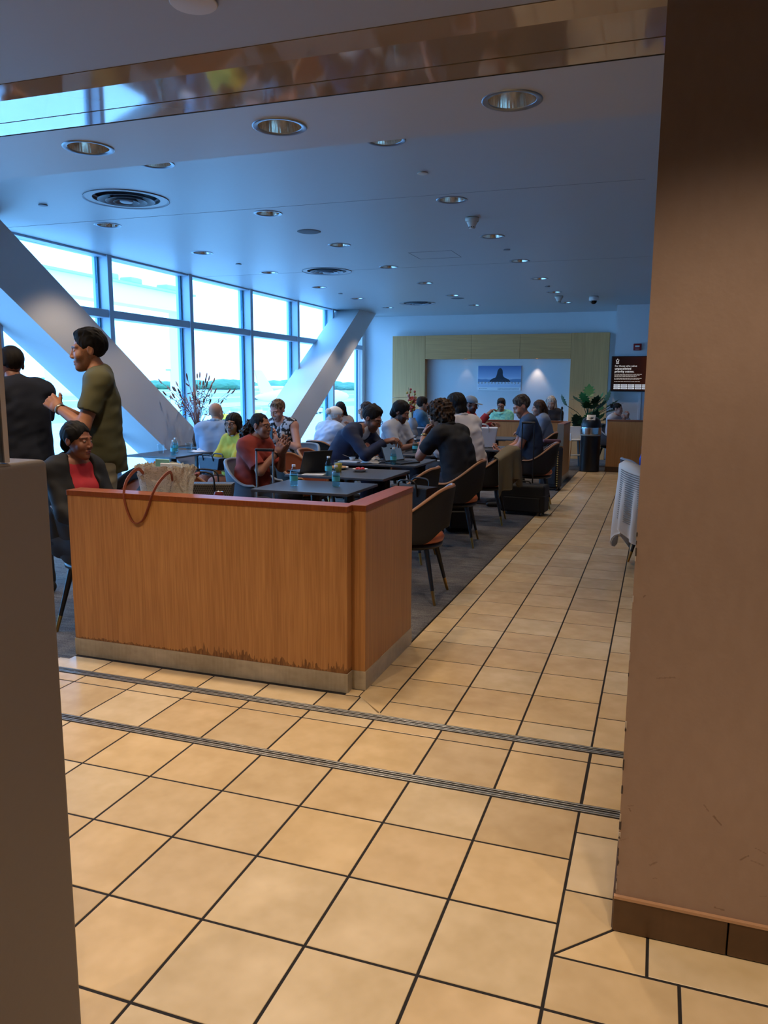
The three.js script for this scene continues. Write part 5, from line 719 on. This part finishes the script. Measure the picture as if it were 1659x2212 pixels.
// ---------- bags and luggage ----------
{
  const monoT = tex(256, 256, (u, v) => { const r = Math.floor(v * 20), y = (v * 20) % 1, x = (u * 20 + (r % 2) * 0.5) % 1, k = Math.abs(Math.abs(x - 0.5) * 1.6 + y - 0.7) < 0.18 ? 1 : 0, n = noiseP(u * 90, v * 90, 90, 90, 5) * 18; return k ? [112 + n, 102 + n, 86 + n] : [46 + n, 41 + n, 36 + n]; });
  const bag = (x, y, z, turn, w, h, d, label, body, name = 'tote_bag', handle = body, hh = 0.16) => {
    const g = thing(name, label, 'bag', [x, y, z], turn), s = new THREE.Shape([[-w * 0.42, 0], [w * 0.42, 0], [w * 0.5, h], [-w * 0.5, h]].map((p) => new THREE.Vector2(...p))), e = new THREE.ExtrudeGeometry(s, { depth: d * 0.8, bevelEnabled: true, bevelSize: d * 0.08, bevelThickness: d * 0.1, bevelSegments: 3 }); e.translate(0, d * 0.08, -d * 0.4); mesh('bag_body', meterUV(e), body, g);
    for (const q of [-1, 1]) mesh('handle', tube([[-w * 0.25, h * 0.85, q * d * 0.5], [-w * 0.22, h + hh * 0.8, q * d * 0.6], [0, h + hh, q * d * 0.65], [w * 0.22, h + hh * 0.8, q * d * 0.6], [w * 0.25, h * 0.85, q * d * 0.5]], 0.007, 24, 6), handle, g);
    mesh('opening_trim', rb(w * 1.0, 0.014, d * 0.85, 0.004, 0, h + d * 0.08, 0), handle, g); return g;
  };
  bag(-3.4, 0.5, -5.34, 0.35, 0.5, 0.26, 0.15, 'brown patterned tote bag with thin black handles on the tan-lined chair', mat('#ffffff', 0.6, { map: rep(monoT, 3, 3) }), 'tote_bag', mat('#141313', 0.5), 0.12);
  bag(-1.68, 0.5, -5.5, -0.35, 0.33, 0.3, 0.14, 'dark olive framed handbag with black handles on the aisle chair', mat('#4a4638', 0.45, { map: rep(monoT, 2, 2) }), 'handbag', mat('#0e0e10', 0.35), 0.07);
  bag(-2.25, TY, -10.4, 0.3, 0.42, 0.24, 0.2, 'white canvas tote bag standing on the table of the man in the dark blue T-shirt', mat('#b9bdc6', 0.9), 'tote_bag', mat('#a9adb5', 0.9), 0.07);
  bag(-4.47, 0.66, -7.27, -0.35, 0.34, 0.11, 0.12, 'navy handbag lying on the lap of the woman in yellow', mat('#1a2338', 0.5), 'handbag', mat('#141a28', 0.5), 0.05);
  // lace tote hanging by a strap over the coping
  const lt = tex(256, 256, (u, v) => { const n = fbmP(u, v, 9, 3, 150), r = Math.abs(Math.sin(n * 34)); return r > 0.35 ? [226, 221, 208] : [176, 170, 156]; });
  const g = thing('lace_tote', 'white lace tote bag with brown leather straps hung over the half wall', 'bag', [-2.64, 0.72, -3.79]);
  const ruffle = (r0, r1, y0, y1, amp, o) => { const NU = 96, NV = 10, pos = [], uv = [], idx = []; for (let i = 0; i <= NU; i++) for (let j = 0; j <= NV; j++) { const a = i / NU * 2 * Math.PI, v = j / NV, w = Math.cos(a), q = Math.sin(a), sq = (c) => Math.sign(c) * Math.pow(Math.abs(c), 0.6), edge = smooth(0.55, 1, v), wave = amp * edge * Math.sin(a * 17 + o) + amp * 0.7 * edge * Math.sin(a * 7 + o * 2), k = mixN(r0, r1, v); pos.push(sq(w) * (0.165 * k + wave), mixN(y0, y1, v) + edge * 0.012 * Math.abs(Math.sin(a * 13 + o)) + edge * 0.02 * (noise3(w * 4 + o, q * 4, 2) - 0.5), sq(q) * (0.062 * k + wave)); uv.push(a * 0.08, mixN(y0, y1, v)); } for (let i = 0; i < NU; i++) for (let j = 0; j < NV; j++) { const p = i * (NV + 1) + j; idx.push(p, p + 1, p + NV + 1, p + 1, p + NV + 2, p + NV + 1); } const q = new THREE.BufferGeometry(); q.setAttribute('position', new THREE.Float32BufferAttribute(pos, 3)); q.setAttribute('uv', new THREE.Float32BufferAttribute(uv, 2)); q.setIndex(idx); q.computeVertexNormals(); return q; };
  const lace = mat('#ffffff', 0.9, { map: rep(lt, 6, 6), bumpMap: rep(lt, 6, 6), bumpScale: 0.005 });
  mesh('bag_body', ruffle(0.86, 1.04, 0, 0.37, 0.006, 0), lace, g); mesh('bag_base', rb(0.26, 0.02, 0.1, 0.008, 0, 0.01, 0), lace, g);
  mesh('lace_edging', ruffle(1.02, 1.1, 0.3, 0.365, 0.008, 1.3), lace, g); mesh('lace_edging', ruffle(0.98, 1.05, 0.24, 0.31, 0.006, 2.6), lace, g);
  mesh('folded_paper', rb(0.09, 0.14, 0.012, 0.003, -0.02, 0.34, 0.0), mat('#7fb5a6', 0.7), g); mesh('folded_paper', rb(0.14, 0.12, 0.01, 0.003, 0.05, 0.33, 0.02), paperM, g);
  const lea = mat('#7d3f2a', 0.5), strap = (pts) => { const c = new THREE.CatmullRomCurve3(pts.map((q) => V(...q))), sh = new THREE.Shape([[-0.0022, -0.009], [0.0022, -0.009], [0.0022, 0.009], [-0.0022, 0.009]].map((q) => new THREE.Vector2(...q))); const t = new THREE.ExtrudeGeometry(sh, { steps: 60, extrudePath: c, bevelEnabled: false }); return t; };
  mesh('strap', strap([[-0.1, 0.33, 0.07], [-0.11, 0.36, 0.1], [-0.1, 0.31, 0.22], [-0.085, 0.24, 0.272], [-0.06, 0.14, 0.276], [-0.02, 0.085, 0.278], [0.03, 0.1, 0.278], [0.07, 0.17, 0.276], [0.1, 0.25, 0.272], [0.108, 0.31, 0.22], [0.1, 0.35, 0.1], [0.09, 0.3, 0.07]]), lea, g);
  mesh('strap', strap([[-0.1, 0.3, -0.068], [-0.13, 0.38, -0.08], [0, 0.3, -0.1], [0.18, 0.33, -0.06], [0.1, 0.28, -0.068]]), lea, g);
  const suitcase = (x, z, turn, w, h, d, label, m, handle) => {
    const s = thing('suitcase', label, 'suitcase', [x, 0, z], turn); mesh('case_body', rb(w, h, d, 0.035, 0, h / 2 + 0.035, 0, 4), m, s); for (const [a, b] of [[-1, -1], [1, -1], [-1, 1], [1, 1]]) { const c = new THREE.CylinderGeometry(0.024, 0.024, 0.02, 14); c.rotateZ(Math.PI / 2); mesh('wheel', c, M.black, s, [a * w * 0.4, 0.024, b * d * 0.32]); }
    mesh('front_pocket', rb(w * 0.8, h * 0.5, 0.02, 0.009, 0, h * 0.4, d / 2 + 0.004), m, s); mesh('grab_handle', tube([[-0.07, h + 0.034, 0], [-0.06, h + 0.06, 0], [0.06, h + 0.06, 0], [0.07, h + 0.034, 0]], 0.008, 16, 6), M.black, s); mesh('zip', rb(w * 1.004, 0.006, d * 1.004, 0.003, 0, h * 0.72, 0), M.darkMetal, s);
    if (handle) { const al = handle > 0.6 ? M.black : mat('#a7a8a6', 0.35, { metalness: 0.8 }); for (const a of [-1, 1]) mesh('telescopic_tube', rb(0.016, handle, 0.01, 0.003, a * 0.075, h + handle / 2 + 0.03, -d * 0.3), al, s); mesh('grip', rb(0.175, 0.026, 0.026, 0.01, 0, h + handle + 0.036, -d * 0.3), M.black, s); }
    return s;
  };
  const fab = mat('#0d0d11', 0.75), fab2 = mat('#121116', 0.6);
  suitcase(-3.2, -6.0, 0.15, 0.34, 0.52, 0.22, 'black cabin suitcase with raised silver handle beside the nearest table', fab, 0.44);
  suitcase(-1.5, -9.58, -0.1, 0.56, 0.34, 0.26, 'wide low black suitcase with raised handle at the carpet edge beside the aisle', fab, 0.74);
  const bs = suitcase(-1.5, -12.05, -0.2, 0.3, 0.62, 0.24, 'upright black suitcase with a chain of beads near the far half wall', fab2);
  for (let k = 0; k < 16; k++) mesh('bead', new THREE.SphereGeometry(0.012, 8, 6), mat('#b8924c', 0.3, { metalness: 0.7 }), bs, [0.145, 0.08 + k * 0.034, 0.125]);
  one('folded_scarf', rb(0.26, 0.05, 0.2, 0.022, 0, 0, 0, 3), mat('#4a2630', 0.9), 'folded maroon cloth lying on the beaded suitcase', 'cloth', [-1.5, 0.742, -12.05], [0, 0.2, 0]);
  const bp = thing('backpack', 'black backpack on the carpet behind the aisle chairs', 'bag', [-1.98, 0, -8.15], 0.4); mesh('pack_body', rb(0.3, 0.4, 0.2, 0.06, 0, 0.2, 0, 4), fab, bp); mesh('pack_pocket', rb(0.22, 0.2, 0.06, 0.025, 0, 0.14, 0.11, 3), fab2, bp);
}
// ---------- garments over chair backs ----------
function drape(cx, cz, fx, fz, a0, a1, inner, outer, color, name, label, category, ribs, top = 0.86) {
  const NU = 46, NV = 30, pos = [], idx = [], col = [], o = rr(0, 40), turn = Math.atan2(fx, fz);
  for (const th of [0, 0.012]) for (let i = 0; i <= NU; i++) for (let j = 0; j <= NV; j++) {
    const t = mixN(a0, a1, i / NU) * R, u = Math.abs(t) / (118 * R), rim = 0.835 - 0.2 * smooth(0.18, 0.88, u) - 0.02 * u + (top - 0.835), L = inner + outer, s = j / NV * L, sg = Math.max(0, s - inner), out = outer * (0.75 + 0.3 * noise3(i * 0.22 + o, 1, 2)) / outer;
    let r, y; if (s < inner) { r = 0.25 - 0.008; y = rim + 0.02 - (inner - s); } else { r = 0.365 + 0.012 + 0.05 * smooth(0, outer, sg) * Math.sin(i * 0.8 + o) * 0.6 + 0.02 * sg; y = rim + 0.02 - sg * out; }
    const k = smooth(inner - 0.04, inner + 0.04, s); r = mixN(0.255, r, k) + th; y = Math.max(y, 0.03); if (Math.abs(s - inner) < 0.05) y += 0.012 * (1 - Math.abs(s - inner) / 0.05);
    pos.push(Math.sin(t) * r, y + th * 0.5, -Math.cos(t) * r * 1.02);
  }
  const W = NV + 1, N = (NU + 1) * W; for (const f of [0, 1]) for (let i = 0; i < NU; i++) for (let j = 0; j < NV; j++) { const a = f * N + i * W + j; f ? idx.push(a, a + 1, a + W, a + 1, a + W + 1, a + W) : idx.push(a, a + W, a + 1, a + 1, a + W, a + W + 1); }
  for (let i = 0; i < NU; i++) for (const j of [0, NV]) { const a = i * W + j; idx.push(a, a + N, a + W, a + W, a + N, a + W + N); } for (let j = 0; j < NV; j++) for (const i of [0, NU]) { const a = i * W + j; idx.push(a, a + 1, a + N, a + 1, a + 1 + N, a + N); }
  const g = new THREE.BufferGeometry(); g.setAttribute('position', new THREE.Float32BufferAttribute(pos, 3)); g.setIndex(idx); g.computeVertexNormals();
  const t = thing(name, label, category, [cx, 0, cz], turn); mesh('cloth', g, mat(color, 0.92), t);
  if (ribs) for (let k = 0; k < 24; k++) { const pts = []; for (let q = 0; q <= 5; q++) { const tt = (-46 + q * 7) * R, rr2 = 0.392 + 0.0006 * k; pts.push([Math.sin(tt) * rr2, top - 0.035 - k * 0.018 - (5 - q) * 0.008, -Math.cos(tt) * rr2 * 1.02]); } mesh('knit_rib', tube(pts, 0.0045, 8, 5), mat('#8a857e', 0.9), t); }
  return t;
}
drape(-1.85, -8.85, -1, 0.1, -70, 62, 0.12, 0.46, '#6f6248', 'beige_jacket', 'olive beige jacket hung over the back of a tub chair', 'jacket', false);
drape(-4.08, -5.15, -0.5, 0.86, -75, 75, 0.1, 0.42, '#0d0e12', 'black_jacket', 'black jacket hung over the chair behind the man in olive green', 'jacket', false);
drape(0.1, -7.05, 0.9, -0.2, -64, 60, 0.14, 0.74, '#ded5c8', 'white_jacket', 'white hooded jacket with ribbed edge hung over a chair across the aisle', 'jacket', true, 0.9);
// ---------- flowers, plant, bin, high chair ----------
{
  const v = thing('flower_vase', 'grey rounded vase with red and yellow flower stems on a small table', 'vase', [-3.71, TY, -12.02]); mesh('vase', lathe([[0, 0], [0.07, 0], [0.1, 0.05], [0.08, 0.11], [0.07, 0.14], [0.095, 0.19], [0.075, 0.25], [0.05, 0.29], [0.055, 0.31], [0.045, 0.31]], 28), mat('#7d838e', 0.7), v);
  const gold = mat('#b99a4a', 0.6), red = mat('#a6382f', 0.6), pink = mat('#c07a6a', 0.6), st = mat('#5a4a30', 0.8), fl = new THREE.IcosahedronGeometry(0.02, 1), s0 = seed; seed = 31;
  for (let i = 0; i < 9; i++) { const a = i * 0.7, tilt = rr(0.05, 0.3), h = rr(0.28, 0.5), e = [Math.cos(a) * tilt * h, 0.3 + h, Math.sin(a) * tilt * h], b = mesh('flower_stem', tube([[0, 0.28, 0], [e[0] * 0.4, 0.3 + h * 0.5, e[2] * 0.4], e], 0.003, 8, 5), st, v); for (let k = 0; k < 7; k++) { const t = 0.4 + k * 0.09; mesh('blossom', fl, [red, pink, gold, red][(i + k) % 4], b, [e[0] * t * t + rr(-0.03, 0.03), 0.3 + h * t, e[2] * t * t + rr(-0.03, 0.03)]); } }
  const d = thing('dried_grasses', 'vase of brown dried grasses with feathery heads by the window', 'dried plants', [-5.86, TY, -9.18]); mesh('vase', lathe([[0, 0], [0.06, 0], [0.08, 0.08], [0.05, 0.2], [0.04, 0.24], [0.035, 0.24]], 24), mat('#6a625a', 0.7), d);
  const leafT = new THREE.SphereGeometry(1, 6, 4); leafT.scale(0.007, 0.035, 0.003); leafT.translate(0, 0.03, 0);
  const br = [mat('#a8705c', 0.85), mat('#c49a8a', 0.85), mat('#84584a', 0.85)];
  for (let i = 0; i < 46; i++) { const a = rr(0, 6.28), tilt = rr(0.05, 0.95), h = rr(0.3, 0.72), e = V(Math.cos(a) * tilt * h, 0.24 + h * Math.cos(tilt * 0.6), Math.sin(a) * tilt * h), b = mesh('grass_stem', tube([[0, 0.2, 0], [e.x * 0.35, 0.2 + (e.y - 0.2) * 0.55, e.z * 0.35], e], 0.0028, 8, 4), br[i % 3], d), hd = new THREE.SphereGeometry(1, 8, 6); hd.scale(0.011, 0.042, 0.011); hd.applyQuaternion(new THREE.Quaternion().setFromUnitVectors(V(0, 1, 0), V(e.x, e.y * 0.8, e.z).normalize())); mesh('grass_head', hd, br[(i + 1) % 3], b, [e.x, e.y, e.z]); for (let k = 0; k < 3; k++) mesh('dried_leaf', leafT, br[(i + k) % 3], b, [e.x * (0.5 + k * 0.15), 0.22 + (e.y - 0.22) * (0.55 + k * 0.14), e.z * (0.5 + k * 0.15)], [rr(0, 3), rr(0, 6), rr(0, 3)]); }
  // split-leaf plant in a dark pot
  const pl = thing('potted_plant', 'large green split-leaf plant in a dark pot behind the bin', 'plant', [-1.3, 0, -16.0]); mesh('pot', lathe([[0, 0], [0.16, 0], [0.2, 0.5], [0.21, 0.72], [0.19, 0.72], [0.18, 0.66], [0, 0.66]], 28), mat('#2c2f36', 0.6), pl);
  const shape = new THREE.Shape(); shape.moveTo(0, 0); for (const [x, y] of [[0.05, -0.02], [0.1, 0.02], [0.07, 0.05], [0.125, 0.07], [0.08, 0.1], [0.12, 0.14], [0.07, 0.155], [0.09, 0.2], [0.045, 0.2], [0, 0.26], [-0.045, 0.2], [-0.09, 0.2], [-0.07, 0.155], [-0.12, 0.14], [-0.08, 0.1], [-0.125, 0.07], [-0.07, 0.05], [-0.1, 0.02], [-0.05, -0.02]]) shape.lineTo(x, y);
  const leafG = new THREE.ExtrudeGeometry(shape, { depth: 0.002, bevelEnabled: false }); { const p = leafG.attributes.position; for (let i = 0; i < p.count; i++) p.setZ(i, p.getZ(i) - 0.9 * p.getX(i) ** 2 - 0.8 * p.getY(i) ** 2); leafG.computeVertexNormals(); }
  const lm = [mat('#1f4a2a', 0.4), mat('#2f6a34', 0.4), mat('#183a26', 0.4)];
  for (let i = 0; i < 34; i++) { const a = rr(0, 6.28), r = rr(0.12, 0.5), h = rr(0.85, 1.45) - r * 0.35, e = V(Math.cos(a) * r, h, Math.sin(a) * r * 0.4), b = mesh('leaf_stalk', tube([[0, 0.64, 0], [e.x * 0.35, (0.64 + h) / 2 + 0.08, e.z * 0.35], e], 0.006, 8, 5), lm[2], pl), l = mesh('leaf', leafG, lm[i % 3], b, [e.x, e.y, e.z]); l.rotation.set(rr(0.5, 1.5), Math.PI / 2 - a + rr(-0.4, 0.4), rr(-0.4, 0.4), 'YXZ'); l.scale.setScalar(rr(0.7, 1.05)); }
  seed = s0;
  const b = thing('litter_bin', 'tall black round litter bin with steel band and domed swing lid', 'bin', [-1.16, 0, -15.0]); mesh('bin_body', lathe([[0, 0.0], [0.172, 0.0], [0.178, 0.02], [0.18, 0.66], [0.186, 0.67]], 40), mat('#0f1013', 0.3), b); mesh('steel_band', lathe([[0.187, 0.69], [0.19, 0.7], [0.19, 0.81], [0.187, 0.82]], 40), mat('#c9ccd0', 0.22, { metalness: 1 }), b); mesh('bag_edge', lathe([[0.184, 0.665], [0.195, 0.672], [0.193, 0.688], [0.186, 0.692]], 36), mat('#8a8d88', 0.5), b);
  mesh('domed_lid', lathe([[0.187, 0.82], [0.184, 0.86], [0.16, 0.95], [0.11, 1.0], [0.05, 1.02], [0, 1.022]], 36), mat('#121317', 0.35), b); const fl2 = rb(0.16, 0.16, 0.014, 0.006); mesh('swing_flap', fl2, mat('#b9bcc0', 0.25, { metalness: 0.9 }), b, [0, 1.0, 0.085], [-0.95, 0, 0]);
  const hc = thing('high_chair', 'white plastic child high chair with pale wooden legs beside the bin', 'high chair', [-1.46, 0, -15.3], 0.5), wm = mat('#b58a5c', 0.5), pw = mat('#dfe2e4', 0.45); for (const [x, z] of [[-1, -1], [1, -1], [-1, 1], [1, 1]]) mesh('leg', bar([x * 0.22, 0, z * 0.22], [x * 0.13, 0.55, z * 0.12], 0.014, 0.012), wm, hc); mesh('seat', rb(0.28, 0.03, 0.26, 0.012, 0, 0.56, 0), pw, hc); mesh('backrest', rb(0.28, 0.24, 0.03, 0.012, 0, 0.69, -0.12), pw, hc); mesh('footrest', rb(0.3, 0.02, 0.1, 0.006, 0, 0.28, 0.14), pw, hc); mesh('side_arm', rb(0.02, 0.12, 0.24, 0.008, 0.14, 0.63, 0), pw, hc); mesh('side_arm', rb(0.02, 0.12, 0.24, 0.008, -0.14, 0.63, 0), pw, hc);
  const mc = thing('microphone', 'black gooseneck microphone standing on the far half wall', 'microphone', [-1.6, 0.964, -14.0]); mesh('stand_base', cyl(0.04, 0.035, 0.015), M.black, mc); mesh('gooseneck', tube([[0, 0.01, 0], [0, 0.12, 0], [0.01, 0.2, 0.01]], 0.005, 12, 6), M.black, mc); mesh('capsule', new THREE.SphereGeometry(0.02, 12, 8).scale(1, 1.7, 1), M.black, mc, [0.01, 0.22, 0.01]);
  const ds = thing('counter_display', 'dark purple desk display in front of the woman with the headset', 'display', [-1.98, 0.964, -14.0]); mesh('panel', rb(0.36, 0.1, 0.02, 0.004, 0, 0.055, 0), mat('#3a1640', 0.4), ds); mesh('foot', rb(0.2, 0.01, 0.08, 0.003, 0, 0.005, 0), M.black, ds); mesh('label_strip', rb(0.1, 0.012, 0.003, 0.001, 0.1, 0.085, 0.011, 1), paperM, ds);
  const oc = thing('wall_outlet', 'white outlet plate low on the leaning column', 'outlet', [-6.119, 0.3, -10.0]); mesh('plate', rb(0.006, 0.115, 0.075, 0.002, 0.003, 0, 0), mat('#d6d8da', 0.4), oc); for (const y of [-0.025, 0.025]) mesh('socket', rb(0.004, 0.03, 0.03, 0.002, 0.0065, y, 0), mat('#b5b8bb', 0.4), oc);
}
scene.traverse((o) => { if (o.isMesh) { o.castShadow = true; o.receiveShadow = true; } });
renderer.render(scene, camera);
